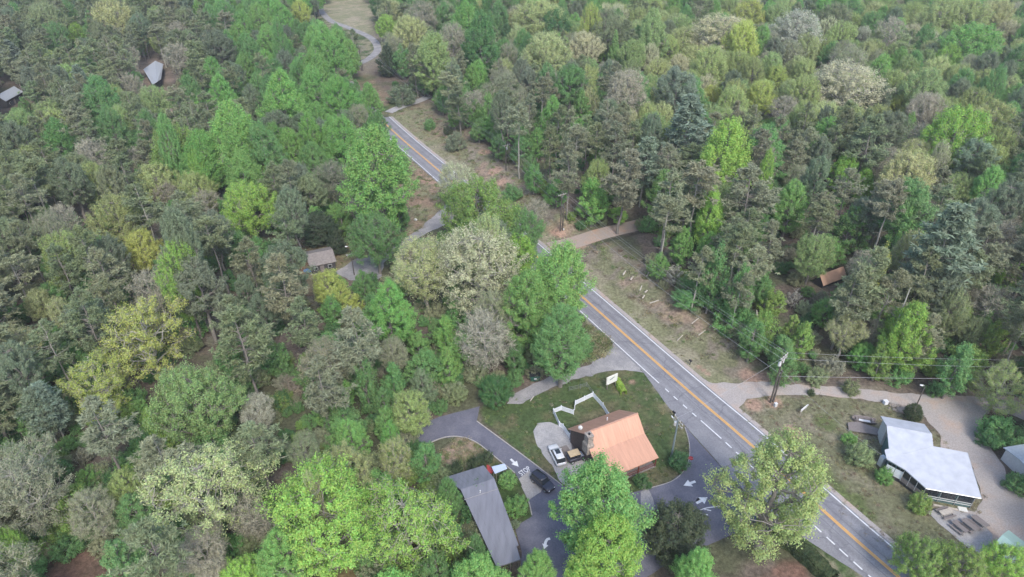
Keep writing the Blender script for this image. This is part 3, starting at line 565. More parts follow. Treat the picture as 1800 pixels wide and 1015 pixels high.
gable('cabin', 'cabin with an orange brown roof showing through the pines on the right', 'cabin', [(1447, 504), (1482, 488), (1486, 468), (1438, 484)], 5., 3., mat('orange_roof', (.44, .275, .185), .7, 0, .12, 1.), M['dark_wall'])
gable('house', 'house with a pale roof half hidden at the left edge of the woods', 'house', [(2, 184), (30, 166), (26, 152), (-8, 168)], 5.2, 3., mat('pale_white_metal_roof', (.34, .36, .38), .5, .1, .1), M['dark_wall'])
gable('trailer', 'tiny white trailer glimpsed in the far woods near the top edge', 'trailer', [(360, 22), (370, 21), (369, 14), (360, 15)], 3.2, 2.6, mat('white_roof_metal', (.6, .6, .6), .5), M['pale_wall'])
gable('shed', 'shed with a pale grey blue roof cut off by the right edge of the photo', 'shed', [(1812, 841), (1865, 830), (1845, 800), (1793, 807)], 3.2, 2.6, mat('grey_blue_metal_roof', (.38, .43, .48), .5, .1), M['pale_wall'])
P4 = [at(1742, 962, 2.8), at(1812, 1016, 2.8), at(1843, 985, 2.8), at(1773, 932, 2.8)]; cc = np.mean(P4, 0); sh = empty('picnic_shelter', (cc[0], cc[1], 0), 0, 'open shelter with a pale green roof in the lower right corner', 'shelter'); L4 = [(p[0]-cc[0], p[1]-cc[1], p[2]) for p in P4]
ap, aq = (np.array(L4[0])+L4[3])/2+[0, 0, .9], (np.array(L4[1])+L4[2])/2+[0, 0, .9]; b = MB().slab([L4[0], L4[1], aq, ap], .1); b.slab([np.array(ap)+[.002, 0, 0], np.array(aq)+[.002, 0, 0], L4[2], L4[3]], .1); seams(b, L4[0], L4[1], ap, aq, .6); b.build('roof', M['green_roof'], sh)
for p in shrink(L4, .6): MB().box(p[0], p[1], 0, .16, .16, 2.8).build('post', M['wood'], sh)

# ------------------------------------------------------------------ fences, signs, poles, wires
def fence(path, label, zt=1.15):
    P = [at(*q, zt) for q in path]; e = empty('picket_fence', (P[0][0], P[0][1], 0), 0, label, 'fence', 'white fences behind the copper roofed house'); o = P[0]
    for a, c in zip(P[:-1], P[1:]):
        L_ = np.linalg.norm(c-a); n = max(1, round(L_/2.4)); d = (c-a)/n
        for k in range(n):
            m_ = a+d*(k+.5)-o; b = MB(); rz = math.atan2(d[1], d[0]); w_ = np.linalg.norm(d)-.14; u_ = unit_(d)
            for z in (.12, zt-.16): b.box(m_[0], m_[1], z, w_, .05, .1, rz)
            np_ = max(2, int(w_/.17))
            for j in range(np_): q = m_+u_*w_*((j+.5)/np_-.5); b.box(q[0], q[1], .06, .135, .03, zt-.1, rz)
            b.build('panel', M['vinyl'], e)
            p = a+d*k-o; MB().box(p[0], p[1], 0, .13, .13, zt+.12, rz).build('post', M['vinyl'], e)
    p = P[-1]-o; MB().box(p[0], p[1], 0, .13, .13, zt+.12).build('post', M['vinyl'], e); return e
fence([(1001.7, 763), (990, 746), (983.5, 742), (973, 719), (986.6, 713.6), (1008.5, 721)], 'white fence bending round the gravel pad behind the copper roofed house')
fence([(1010.5, 713), (1011.5, 704.5), (1042.6, 689.7), (1060, 709), (1070, 726)], 'white fence closing the back yard towards the sign and road')
e = empty('wire_fence', at(1000, 688), 0, 'thin wire fence running from the white fence across the back lawn', 'fence'); o = np.array(at(1000, 688)); P = [np.array(at(*q, 0)) for q in ((1000, 688), (1020, 684), (1031, 680), (1041, 694))]; b = MB()
for z in (.35, .7, 1.05): b.tube([p-o+[0, 0, z] for p in P], .022, 4)
b.build('wire', M['steel'], e)
for p in P: p = p-o; MB().tube([p, p+[0, 0, 1.2]], .035, 6).build('post', M['steel'], e)
def board_sign(name, label, p, q, z0, z1, th=.14):
    a, c = np.array(p), np.array(q); m_ = (a+c)/2; d = c-a; e = empty(name, (m_[0], m_[1], 0), math.atan2(d[1], d[0]), label, 'sign'); w_ = np.linalg.norm(d[:2])
    return e, w_
p, q = at(1066.5, 671, 2.2), at(1084.5, 663, 2.2); e, w_ = board_sign('roadside_sign', 'white roadside sign board with a dark emblem on posts above the lawn', p, q, 1.2, 3.)
bd = MB().box(0, 0, 1.35, w_, .16, 1.75).build('board', M['signface'], e); MB().add([(-.55, -.085, 2.2), (-.1, -.085, 2.32), (.62, -.085, 2.62), (.5, -.085, 2.72), (0, -.085, 2.6), (-.6, -.085, 2.38)], [(0, 1, 2, 3, 4, 5)]).build('emblem', M['teal'], bd)
f = MB()
for z in (1.32, 3.06): f.box(0, 0, z, w_+.1, .2, .07)
for x in (-w_/2-.03, w_/2+.03): f.box(x, 0, 1.39, .07, .2, 1.67)
f.build('board_frame', M['cream'], bd); MB().ball((-w_/2+.25, -.2, 1.55), (.13, .1, .13)).build('lamp', M['white'], bd)
for x in (-w_/2+.25, w_/2-.25): MB().box(x, 0, 0, .14, .12, 1.34).build('post', M['wood'], e)
# stop sign
p = at(1214.6, 805.5, 2.1); e = empty('stop_sign', (p[0], p[1], 0), math.atan2(-.35, .94), 'red octagonal stop sign at the mouth of the dark asphalt lot', 'sign')
MB().tube([(0, .04, 0), (0, .04, 2.35)], .035).build('post', M['steel'], e)
R8 = [(.42*math.cos(PI/8+k*PI/4), .42*math.sin(PI/8+k*PI/4)) for k in range(8)]
fc_ = MB().loft([[(x, -.03, 2.1+z) for x, z in R8], [(x, -.005, 2.1+z) for x, z in R8]]).build('face', mat('sign_red', (.50, .03, .04), .4, var=.04), e)
tc_ = bpy.data.curves.new('lettering', 'FONT'); tc_.body = 'STOP'; tc_.size = .32; tc_.align_x = 'CENTER'; tc_.align_y = 'CENTER'; tc_.extrude = .002; tc_.materials.append(M['white']); to = bpy.data.objects.new('lettering', tc_); COL.objects.link(to); to.parent = fc_; to.location = (0, -.036, 2.1); to.rotation_euler = (PI/2, 0, 0); text_mesh(to)
# mailboxes
for (x, y), lb in (((1183.5, 733), 'black mailbox on the lawn side of the road by the blue green pole'), ((1212.5, 642), 'black mailbox beside the dug clay trench across the road')):
    p = G(x, y); e = empty('mailbox', p, .55, lb, 'mailbox', 'black mailboxes along the road'); MB().box(0, 0, 0, .11, .11, 1.05).build('post', M['black'], e)
    b = MB(); b.loft([[(.16*math.cos(a) if 0 <= a <= PI else 0, y_, 1.05+.14+.16*math.sin(a)) for a in np.linspace(0, PI, 8)]+[(-.16, y_, 1.05), (.16, y_, 1.05)] for y_ in (-.3, .3)]); b.build('box', M['black'], e); MB().box(.17, -.1, 1.2, .02, .05, .2).build('flag', M['red'], e)
# white arrow board and white utility box
p, q = at(1408, 722.5, 1.1), at(1421.5, 711.5, 1.1); e, w_ = board_sign('arrow_sign', 'white arrow shaped board standing alone in the dry grass yard', p, q, .8, 1.4); MB().loft([[(x, y, z) for x, z in ((-w_/2, .85), (w_/2-.5, .85), (w_/2, 1.12), (w_/2-.5, 1.4), (-w_/2, 1.4))] for y in (-.05, .05)]).build('board', M['white'], e)
for x in (-w_/2+.2, w_/2-.7): MB().box(x, 0, 0, .09, .09, .86).build('post', M['palewood'], e)
p = at(1362.5, 715); e = empty('utility_box', p, .3, 'small white utility box at the foot of the big double pole', 'box'); MB().box(0, 0, 0, .5, .45, .8).build('box', M['pale_wall'], e, bevel=.03); MB().box(0, 0, .8, .56, .51, .06).build('lid', M['white'], e)
p = at(990, 408); e = empty('utility_box', p, .3, 'small white utility box beside the twin pole near the dirt drive', 'box'); MB().box(0, 0, 0, .45, .4, .9).build('box', M['pale_wall'], e, bevel=.03); MB().box(0, 0, .9, .5, .45, .06).build('lid', M['white'], e)

def pole(base, h, label, ang, arms=1, twin=0, trans=(), m=M['darkpole'], lamp=None, zz=None):
    p = G(*base) if not isinstance(base[0], np.floating) else Vector((base[0], base[1], 0)); e = empty('utility_pole', p, ang, label, 'utility pole', 'utility poles along the road')
    MB().tube([(0, 0, -.3), (0, 0, h)], [.19, .12], 10).build('pole', m, e); ends = []
    for k in range(arms):
        z = h-.35-k*.75; MB().box(0, -.14, z, 2.5, .1, .13).build('crossarm', M['palewood'], e)
        for x in (-1.15, -.4, .4, 1.15): MB().tube([(x, -.14, z+.13), (x, -.14, z+.36)], [.045, .06], 8).build('insulator', M['white'], e); 
        if k == 0: ends = [(x, -.14, z+.36) for x in (-1.15, .4, 1.15)]
        b = MB(); b.tube([(0, -.1, z-.7), (.75, -.14, z)], .03, 5); b.tube([(0, -.1, z-.7), (-.75, -.14, z)], .03, 5); b.build('brace', M['steel'], e)
    for x, z in trans: MB().tube([(x, .1, z), (x, .1, z+.08), (x, .1, z+.8), (x, .1, z+.9)], [.2, .27, .27, .15], 12).build('transformer', M['pale_wall'], e); MB().box(x/2, .1, z+.4, abs(x), .08, .1).build('bracket', M['steel'], e)
    if twin: t_ = MB().tube([(.55, -.25, -.3), (.55, -.25, twin)], [.19, .13], 10).build('second_pole', m, e); MB().box(.27, -.12, twin-.6, .7, .08, .1, -.43).build('tie', M['steel'], t_)
    if lamp: a = MB(); a.tube([(0, 0, lamp), (1.0, -.3, lamp+.35), (2.2, -.55, lamp+.45)], .035, 6); a.build('lamp_arm', M['steel'], e); MB().loft([[(2.2+s, -.55+y*w_, lamp+.45+z) for y, z in ((-.12, -.05), (.12, -.05), (.08, .06), (-.08, .06))] for s, w_ in ((-.1, .6), (.2, 1), (.5, .7))]).build('lamp_head', M['white'], e)
    c_, s_ = math.cos(ang), math.sin(ang); return e, [np.array([p.x+x*c_-y*s_, p.y+x*s_+y*c_, p.z+z]) for x, y, z in ends], np.array([p.x, p.y, p.z])
AN = .55
pA, wA, oA = pole((1354, 708), 11.6, 'tall double utility pole with two white transformers where the gravel yard meets the road', .75, 2, 7.8, ((-.55, 9.3), (.55, 9.5)), M['darkpole'])
bluepole = mat('blue_green_pole', (.17, .21, .22), .8, var=.2)
pB, wB, oB = pole((1180, 803), 8.9, 'blue green utility pole with a lamp arm beside the round bush by the dark lot', 1.9, 2, 0, ((.4, 7.2),), bluepole, lamp=6.6)
pC, wC, oC = pole((985, 405), 11.0, 'twin utility pole standing on orange clay by the dirt drive', AN, 1, 8.2, ())
pD, wD, oD = pole((889.6, 300), 8.6, 'utility pole half way up the brushy bank across the far road', AN, 1, 0, ((.3, 6.8),))
pE, wE, oE = pole((636, 125), 11.2, 'far utility pole with a short stub pole in the bend of the road', .2, 1, 3.5, ())
pF, wF, oF = pole((673, 30), 8., 'farthest utility pole rising above the trees near the top edge', .2, 1)
pI, wI, oI = pole((1960, 712), 10., 'utility pole just beyond the gravel drive', 1.4, 1)
M['wire'] = mat('power_wire', (.42, .42, .43), .5, .3)
def wire(a, c, label, sag=.8, r=.015):
    t = np.linspace(0, 1, 22)[:, None]; p = a+(c-a)*t; p[:, 2] -= 4*sag*(t[:, 0]*(1-t[:, 0])); o = MB().tube(p, r, 5).build('power_line', M['wire'], None, True); tag(o, label, 'power line', 'power lines strung between the utility poles')
nm3 = ('near', 'middle', 'far')
for k in range(3):
    wire(wA[k], wC[k], f'{nm3[k]} wire of the three strung from the double pole to the twin pole', 1.6); wire(wC[k], wD[k], f'{nm3[k]} wire of the three strung from the twin pole up the brushy bank', .8); wire(wD[k], wE[k], f'{nm3[k]} wire of the three running up the far road to the bend', 2.)
wire(oA+[0, 0, 7.4], oC+[0, 0, 7.6], 'thick low cable strung from the double pole to the twin pole', 1.5, .022); wire(oC+[0, 0, 7.6], oD+[0, 0, 5.8], 'thick low cable strung from the twin pole up the brushy bank', .8, .022)
for k in (0, 2): wire(wA[k], wI[k], f'{nm3[k]} wire of the two high ones leaving the double pole towards the right edge', .7)
wire(oA+[0, 0, 6.6], oI+[0, 0, 6.4], 'low pale cable running level over the gravel drive to the right edge', .25, .022)
wire(oA+[0, 0, 8.4], at(1550, 800, 3.6), 'service wire dropping from the double pole to the white roofed building', .8); wire(wA[0], wB[1], 'wire crossing the road from the double pole to the blue green pole', .6)
def lamp(base, h, ang, reach, label):
    p = G(*base); e = empty('lamp_post', p, ang, label, 'lamp post'); MB().tube([(0, 0, -.2), (0, 0, h)], [.12, .09], 8).build('post', M['darkpole'], e)
    MB().tube([(0, 0, h-.15), (reach*.5, 0, h+.12), (reach, 0, h+.1)], .035, 6).build('arm', M['steel'], e); MB().loft([[(reach+s, y*w_, h+.06+z) for y, z in ((-.16, -.1), (.16, -.1), (.1, .09), (-.1, .09))] for s, w_ in ((-.15, .6), (.15, 1), (.4, .6))]).build('lamp_head', M['white'], e)
lamp((622.8, 484), 8., PI, .75, 'thin dark lamp post with a white head at the edge of the old asphalt lot'); lamp((1611.8, 711), 4.6, PI-.3, .5, 'short grey lamp post rising behind the dark round bush by the gravel drive')

# ------------------------------------------------------------------ vehicles
def wheel(e, x, y, r=.34, w_=.24):
    t_ = MB().tube([(x, y-w_/2, r), (x, y-w_/2+.03, r), (x, y+w_/2-.03, r), (x, y+w_/2, r)], [r-.05, r, r, r-.05], 16).build('tyre', M['rubber'], e); MB().tube([(x, y-w_/2-.012, r), (x, y+w_/2+.012, r)], r*.6, 12).build('rim', M['steel'], t_)
def car(name, label, cat_, loc, rz, L_, W_, Hh, body, rails=None, boxy=0., roofm=None):
    e = empty(name, (loc[0], loc[1], .07), rz, label, cat_); b = MB(); h = W_/2; hb = Hh*.56; rings = []
    for x, zt, ww, zb in ((-.5, hb*.80, .80, .42), (-.485, hb*.96, .90, .3), (-.40, hb*1.02, .985, .24), (-.1, hb*1.02, 1, .22), (.16, hb*1., 1, .22), (.33, hb*.95, .98, .24), (.455, hb*.84, .90, .28), (.5, hb*.66, .76, .4)):
        w_ = h*ww; rings.append([(x*L_, -w_*.92, zb), (x*L_, w_*.92, zb), (x*L_, w_, zb+.14), (x*L_, w_, zt-.2), (x*L_, w_*.93, zt-.04), (x*L_, w_*.8, zt), (x*L_, -w_*.8, zt), (x*L_, -w_*.93, zt-.04), (x*L_, -w_, zt-.2), (x*L_, -w_, zb+.14)])
    b.loft(rings); b.build('body', body, e, True); g = MB(); rr = []
    f = boxy
    for x, z, ww in ((-.47+.02*f, hb*.99, .84), (-.40-.03*f, Hh*.92, .78), (-.34-.07*f, Hh*.975, .74), (.02, Hh*.985, .75), (.09+.02*f, Hh*.93, .76), (.235-.06*f, hb*.985, .85)):
        rr.append([(x*L_, -h*.86, hb*.93), (x*L_, h*.86, hb*.93), (x*L_, h*ww, z), (x*L_, -h*ww, z)])
    g.loft(rr); g.build('window', M['glass'], e)
    rp = MB().loft([[(x*L_, -h*w_, z), (x*L_, h*w_, z), (x*L_, h*w_*.96, z+.05), (x*L_, -h*w_*.96, z+.05)] for x, z, w_ in ((-.39-.05*f, Hh*.945, .70), (-.33-.05*f, Hh*.975, .74), (-.1, Hh*.99, .755), (.02, Hh*.985, .75), (.085+.02*f, Hh*.945, .70))]).build('roof', roofm or body, e, True)
    if not boxy: MB().box(-.06*L_, 0, Hh*.985+.045, .22*L_, W_*.44, .02).build('sunroof', M['glass'], rp)
    for x in (-.31*L_, .31*L_):
        for y in (-h+.11, h-.11): wheel(e, x, y)
    for y in (-h*.62, h*.62): MB().ball((.475*L_, y, hb*.68), (.09, .17, .09)).build('headlight', M['white'], e); MB().ball((-.487*L_, y*1.1, hb*.8), (.05, .12, .12)).build('tail_light', M['red'], e)
    for y in (-h-.07, h+.07): MB().box(.15*L_, y, hb*.95, .12, .16, .13).build('mirror', body, e)
    MB().box(-.497*L_, 0, hb*.42, .03, .5, .13).build('number_plate', M['pale_wall'], e); return e
a_, b_ = at(970.4, 781, .8), at(987.8, 816, .8); d = a_-b_; car('suv', 'white estate car with a dark sunroof parked on the gravel pad', 'car', (a_+b_)/2, math.atan2(d[1], d[0]), 4.75, 1.9, 1.62, M['carwhite'])
a_, b_ = at(941, 836, .9), at(967, 857, .9); d = b_-a_; car('suv', 'black boxy off-road car driving past the painted stop word', 'car', (a_+b_)/2, math.atan2(d[1], d[0]), 4.4, 1.88, 1.85, M['carblack'], boxy=1.)
# jeep-like open car with tan top
p = at(1014, 808); e = empty('open_jeep', (p[0], p[1], .07), .35, 'small dark open car with a tan canvas top parked by the stone chimney', 'car')
b = MB(); b.loft([[(x, -.78*w_, z0), (x, .78*w_, z0), (x, .8*w_, z1-.12), (x, .7*w_, z1), (x, -.7*w_, z1), (x, -.8*w_, z1-.12)] for x, w_, z0, z1 in ((-1.75, .9, .5, 1.0), (-1.6, 1, .4, 1.1), (.45, 1, .4, 1.1), (.6, 1, .4, 1.08), (1.5, .85, .45, 1.02), (1.68, .75, .5, .9))]); b.build('body', M['carblack'], e)
MB().loft([[(x, -.7, z), (x, .7, z), (x, .66, z+.08), (x, -.66, z+.08)] for x, z in ((-1.6, 1.72), (-.6, 1.82), (.35, 1.8))]).build('canvas_top', M['tan'], e)
MB().hexa([(.42, -.68, 1.1), (.47, -.68, 1.1), (.47, .68, 1.1), (.42, .68, 1.1)], [(.32, -.64, 1.78), (.37, -.64, 1.78), (.37, .64, 1.78), (.32, .64, 1.78)]).build('windscreen', M['blueglass'], e)
MB().box(1.0, 0, 1.075, .8, 1.1, .03).build('bonnet_panel', M['blueglass'], e)
for x, y in ((-1.55, .66), (-1.55, -.66), (-.5, .66), (-.5, -.66)): MB().box(x, y, 1.05, .06, .06, .72).build('roof_post', M['black'], e)
for y in (-.38, .38): MB().box(-.2, y, 1.0, .5, .5, .5).build('seat', M['rubber'], e, bevel=.05)
for x in (-1.15, 1.1):
    for y in (-.74, .74): wheel(e, x, y, .37, .26)
for y in (-.5, .5): MB().ball((1.68, y, .82), (.05, .1, .1)).build('headlight', M['white'], e)

# ------------------------------------------------------------------ yard things
p = at(940, 668); e = empty('dumpster', p, .12, 'dark green steel dumpster at the wooded end of the broken drive', 'dumpster')
MB().loft([[(x*s, y*s, z) for x, y in ((-1, -.7), (1, -.7), (1, .7), (-1, .7))] for z, s in ((.12, .82), (1.3, 1.), (1.36, 1.04), (1.42, 1.04))]).build('bin', M['dumpster'], e)
for x in (-.5, .5): MB().hexa([(x-.48, -.72, 1.44), (x+.48, -.72, 1.44), (x+.48, .7, 1.5), (x-.48, .7, 1.5)], [(x-.48, -.72, 1.49), (x+.48, -.72, 1.49), (x+.48, .7, 1.56), (x-.48, .7, 1.56)]).build('lid', M['black'], e)
for x in (-1.06, 1.06): MB().box(x, 0, .75, .08, .9, .16).build('side_bar', M['dumpster'], e)
MB().box(0, -.715, .7, .5, .03, .3).build('label_plate', M['pale_wall'], e)
def picnic(c, rz, label, k=1.):
    e = empty('picnic_table', at(*c), rz, label, 'picnic table', 'picnic tables on the gravel'); b = MB()
    for j in range(5): b.box(0, (j-2)*.155, .72, 1.85, .145, .045)
    b.build('tabletop', M['palewood'] if k > 1 else M['wood'], e)
    for s in (-1, 1):
        b = MB()
        for j in (0, 1): b.box(0, s*(.66+j*.15), .43, 1.85, .14, .045)
        b.build('bench', M['wood'], e)
    for x in (-.65, .65): b = MB(); b.tube([(x, -.6, 0), (x, -.2, .72)], .045, 4); b.tube([(x, .6, 0), (x, .2, .72)], .045, 4); b.box(x, 0, .38, .05, 1.5, .09); b.build('leg', M['wood'], e)
    e.scale = (1.25, 1.15, 1.05); return e
pa_, pb_ = at(1653, 905.5), at(1671, 900.5); r1 = math.atan2(*(pb_-pa_)[1::-1]); pa_, pb_ = at(1709, 915.5), at(1727, 929.5); r2 = math.atan2(*(pb_-pa_)[1::-1])
picnic((1661, 905), r1, 'pale topped picnic table nearest the green shrub and glazed front', 2.); picnic((1685, 931), r2, 'brown picnic table at the grassy edge of the gravel'); picnic((1702, 928), r2, 'brown picnic table in the middle of the gravel group'); picnic((1719, 922), r2, 'brown picnic table closest to the wide gravel drive')
tag(MB().box(0, 0, 0, 1.3, .9, .12, -.2).build('board', M['signface']), 'pale board lying on the ground below the glazed front', 'board').location = at(1692, 896)
p, q = at(1640, 888.6), at(1683, 897); m_, d = (p+q)/2, q-p; tag(MB().box(0, 0, 0, np.linalg.norm(d), .3, .2, math.atan2(d[1], d[0])).build('edging_timber', M['palewood']), 'long pale timber edging the picnic gravel below the glazed front', 'timber').location = m_
# deck and old boat
D_ = XY([(1489, 746), (1507, 744), (1540, 756), (1551, 760), (1549, 770), (1525, 765), (1511, 763), (1491, 760)]); c_ = np.mean(D_, 0); e = empty('wooden_deck', (c_[0], c_[1], 0), 0, 'weathered grey wooden deck in the grass beside the white roofed building', 'deck')
MB().slab([(x-c_[0], y-c_[1], .45) for x, y in D_], .12).build('deck_boards', M['wood'], e)
for x, y in D_[::2]: MB().box((x-c_[0])*.92, (y-c_[1])*.92, 0, .14, .14, .34).build('post', M['wood'], e)
a_, b_ = at(1498, 735, .5), at(1540, 742, .5); d = b_-a_; e = empty('old_boat', (*((a_+b_)/2)[:2], 0), math.atan2(d[1], d[0]), 'weathered grey boat with a white seat plank lying beside the wooden deck', 'boat'); Lb = np.linalg.norm(d)
def hull(s, w_, z0, k): return [(s*Lb, -w_*.6*k, z0), (s*Lb, w_*.6*k, z0), (s*Lb, w_*k, .75), (s*Lb, -w_*k, .75)]
st = [(-.5, .25, .3), (-.4, .62, .12), (-.15, .82, .06), (.2, .82, .06), (.42, .7, .1), (.5, .6, .15)]
b = MB(); k0 = 0
for i in range(len(st)-1):
    for s in (-1, 1):
        (s0, w0, z0_), (s1, w1, z1_) = st[i], st[i+1]; b.hexa([(s0*Lb, s*w0*.6, z0_), (s1*Lb, s*w1*.6, z1_), (s1*Lb, s*(w1*.6-.08), z1_), (s0*Lb, s*(w0*.6-.08), z0_)], [(s0*Lb, s*w0, .75), (s1*Lb, s*w1, .75), (s1*Lb, s*(w1-.08), .75), (s0*Lb, s*(w0-.08), .75)])
b.loft([[(s*Lb, -w_*.6, z), (s*Lb, w_*.6, z), (s*Lb, w_*.6, z+.05), (s*Lb, -w_*.6, z+.05)] for s, w_, z in st]); b.build('hull', M['wood'], e)
MB().box(0, -.35, .6, 1.9, .5, .08).build('seat_plank', M['white'], e); MB().box(-.3*Lb, 0, .55, .25, 1.1, .06).build('thwart', M['wood'], e); MB().box(.36*Lb, 0, .55, .25, 1.2, .06).build('thwart', M['wood'], e)
# rubble, clay, logs
rr_ = random.Random(4)
for k, (x, y, s) in enumerate([(1566, 712, .5), (1570, 716, .45), (1575, 714, .55), (1578, 719, .4), (1572, 721, .35), (1580, 714, .35), (1563, 718, .25), (1576, 724, .3)]):
    p = at(x, y); o = MB().ball((0, 0, s*.35), (s, s*.8, s*.5), 8, 5, .28, rr_).build('rock', M['stone']); o.location = p; tag(o, ('largest grey stone of the rubble heap behind the white roofed building' if k == 2 else 'grey stone in the rubble heap beside the gravel drive'), 'stone', 'stones of the rubble heap')
p = at(1588, 722); tag(MB().ball((0, 0, .05), (1.2, .9, .5), 14, 6, .12, rr_).build('dirt_mound', M['clay'], None, True), 'low mound of orange clay beside the rubble and dark round bush', 'mound').location = p
p = at(1555.6, 710); e = empty('storage_box', p, .2, 'white square box standing left of the rubble heap', 'box'); MB().box(0, 0, 0, .75, .7, .7).build('box', M['vinyl'], e, bevel=.04); MB().box(0, 0, .7, .8, .75, .07).build('lid', M['white'], e)
def log(p, q, r, label, m=M['palewood'], name='log', cat_='log'):
    a_, b_ = G(*p), G(*q); n = 5; pts = [a_.lerp(b_, k/4)+Vector((0, 0, r*.8+(.04 if k % 2 else 0))) for k in range(n)]; tag(MB().tube([p_-a_ for p_ in pts], [r, r*.97, r*.9, r*.85, r*.75], 8).build(name, m), label, cat_).location = a_
log((1095, 484), (1100, 477), .22, 'short pale log highest up the brushy bank'); log((1108, 493), (1113, 487), .22, 'short pale log just below the topmost log on the bank'); log((1124.5, 511.5), (1140, 480), .16, 'long pale pole lying across the brushy bank'); log((1133.5, 515), (1138, 511), .2, 'stubby pale log at the foot of the long pole'); log((1129, 526), (1133, 520), .2, 'short pale log beside the mown verge edge'); log((1142, 534), (1159, 528), .14, 'thin bent branch lying lowest on the brushy bank', name='branch', cat_='branch')
log((1216, 569), (1228, 560), .12, 'thin pale branch half way down the bank', name='branch', cat_='branch'); log((1228, 590), (1240, 581), .12, 'thin pale branch near the lower woods edge', name='branch', cat_='branch'); log((1757, 762), (1764, 750), .22, 'pale log lying in the ivy at the right edge'); log((1764, 764), (1771, 753), .22, 'second pale log beside the ivy log at the right edge')
log((1190, 600), (1200, 590), .1, 'twiggy grey branch on the brown bank', name='branch', cat_='branch'); log((932, 706), (938, 698), .1, 'fallen stick by the broken drive', name='branch', cat_='branch')
p = at(1774, 772); tag(MB().tube([(0, 0, 0), (0, 0, .1), (0, 0, .5)], [.5, .42, .38], 10).build('tree_stump', M['palewood']), 'pale cut stump in the ivy below the two logs', 'stump').location = p
p = at(1793, 833); e = empty('scrap_pile', p, -.5, 'pile of rusty brown junk in front of the shed at the right edge', 'junk pile')
for k in range(6): MB().box(rr_.uniform(-.9, .9), rr_.uniform(-.4, .4), 0, rr_.uniform(.4, .9), rr_.uniform(.3, .6), rr_.uniform(.3, .9), rr_.uniform(0, 3)).build('crate', M[rr_.choice(['red_wall', 'wood', 'dark_wall'])], e)
p = at(541, 478); tag(MB().ball((0, 0, .3), (.9, .6, .45), 10, 5, .25, rr_).build('tarpaulin', M['blue']), 'crumpled blue tarpaulin at the left end of the small dark shed', 'tarpaulin').location = p
p, q = at(546, 484), at(582, 475); m_, d = (p+q)/2, q-p; tag(MB().box(0, 0, 0, np.linalg.norm(d), .22, .16, math.atan2(d[1], d[0])).build('plank', M['palewood']), 'pale plank lying along the front of the small dark shed', 'plank').location = m_
for (x, y), rz, lb in (((614, 450), .5, 'white slatted lounge chair nearer the lamp post by the old lot'), ((628, 444), .55, 'white slatted lounge chair farther from the small dark shed')):
    e = empty('lounge_chair', at(x, y), rz, lb, 'lounge chair', 'white lounge chairs by the old lot'); b = MB()
    for k in range(8): b.box(-.7+k*.2, 0, .35, .14, .7, .04)
    b.build('seat', M['white'], e); b = MB()
    for k in range(4): b.box(.95+k*.16, 0, .38+k*.13, .12, .7, .04, 0, -.6)
    b.build('backrest', M['white'], e)
    for x_ in (-.6, .8):
        for y_ in (-.3, .3): MB().box(x_, y_, 0, .06, .06, .36).build('leg', M['white'], e)
p = at(587, 372); tag(MB().ball((0, 0, .25), (.5, .35, .35), 8, 5, .2, rr_).build('boulder', M['pale_wall']), 'pale boulder at the edge of the tan shoulder left of the road', 'boulder').location = at(731, 388)
# clay trench edge and leaning dead trunks
def snag(base, top, h, r, label, limbs=3):
    a_ = G(*base); b_ = at(*top, h); d = Vector(b_)-a_; e = empty('dead_trunk', a_, 0, label, 'dead tree'); MB().tube([Vector((0, 0, -.3)), d*.35+Vector((.1, 0, 0)), d*.7, d], [r*1.2, r, r*.8, r*.35], 9).build('trunk', PBK, e)
    rs = random.Random(int(base[0]))
    for k in range(limbs): f = rs.uniform(.45, .95); q = d*f; v = Vector((rs.uniform(-1, 1), rs.uniform(-1, 1), rs.uniform(.1, .6)))*2.2; MB().tube([q, q+v*.5+Vector((0, 0, .2)), q+v], [r*.4, r*.25, r*.1], 5).build('limb', PBK, e)
PBK = M['palebark']
snag((1541, 658), (1600, 507), 18.5, .2, 'tall leaning dead trunk between the bright lime tree and the gravel drive', 5); snag((28, 322), (1, 257), 17, .25, 'bare dead trunk leaning at the left edge of the woods', 2); snag((47, 276), (26, 233), 14, .2, 'thin dead trunk behind the leaning one at the left edge', 2)
snag((1184, 32), (1186, -6), 16, .22, 'pale dead trunk standing at the top of the woods', 1); snag((1069, 20), (1070, -12), 15, .2, 'grey dead trunk at the top edge left of the pale one', 1); snag((1331, 570), (1330, 545), 4.5, .3, 'broken pale stub of a trunk in the roadside thicket', 0)
snag((1365, 548), (1405, 507), 5, .16, 'whitish fallen tree leaning through the right thicket', 6); snag((1342, 540), (1352, 505), 6, .12, 'thin whitish sapling bent over in the right thicket', 4); snag((1405, 552), (1414, 525), 4.5, .14, 'short pale dead stem right of the fallen whitish tree', 1)
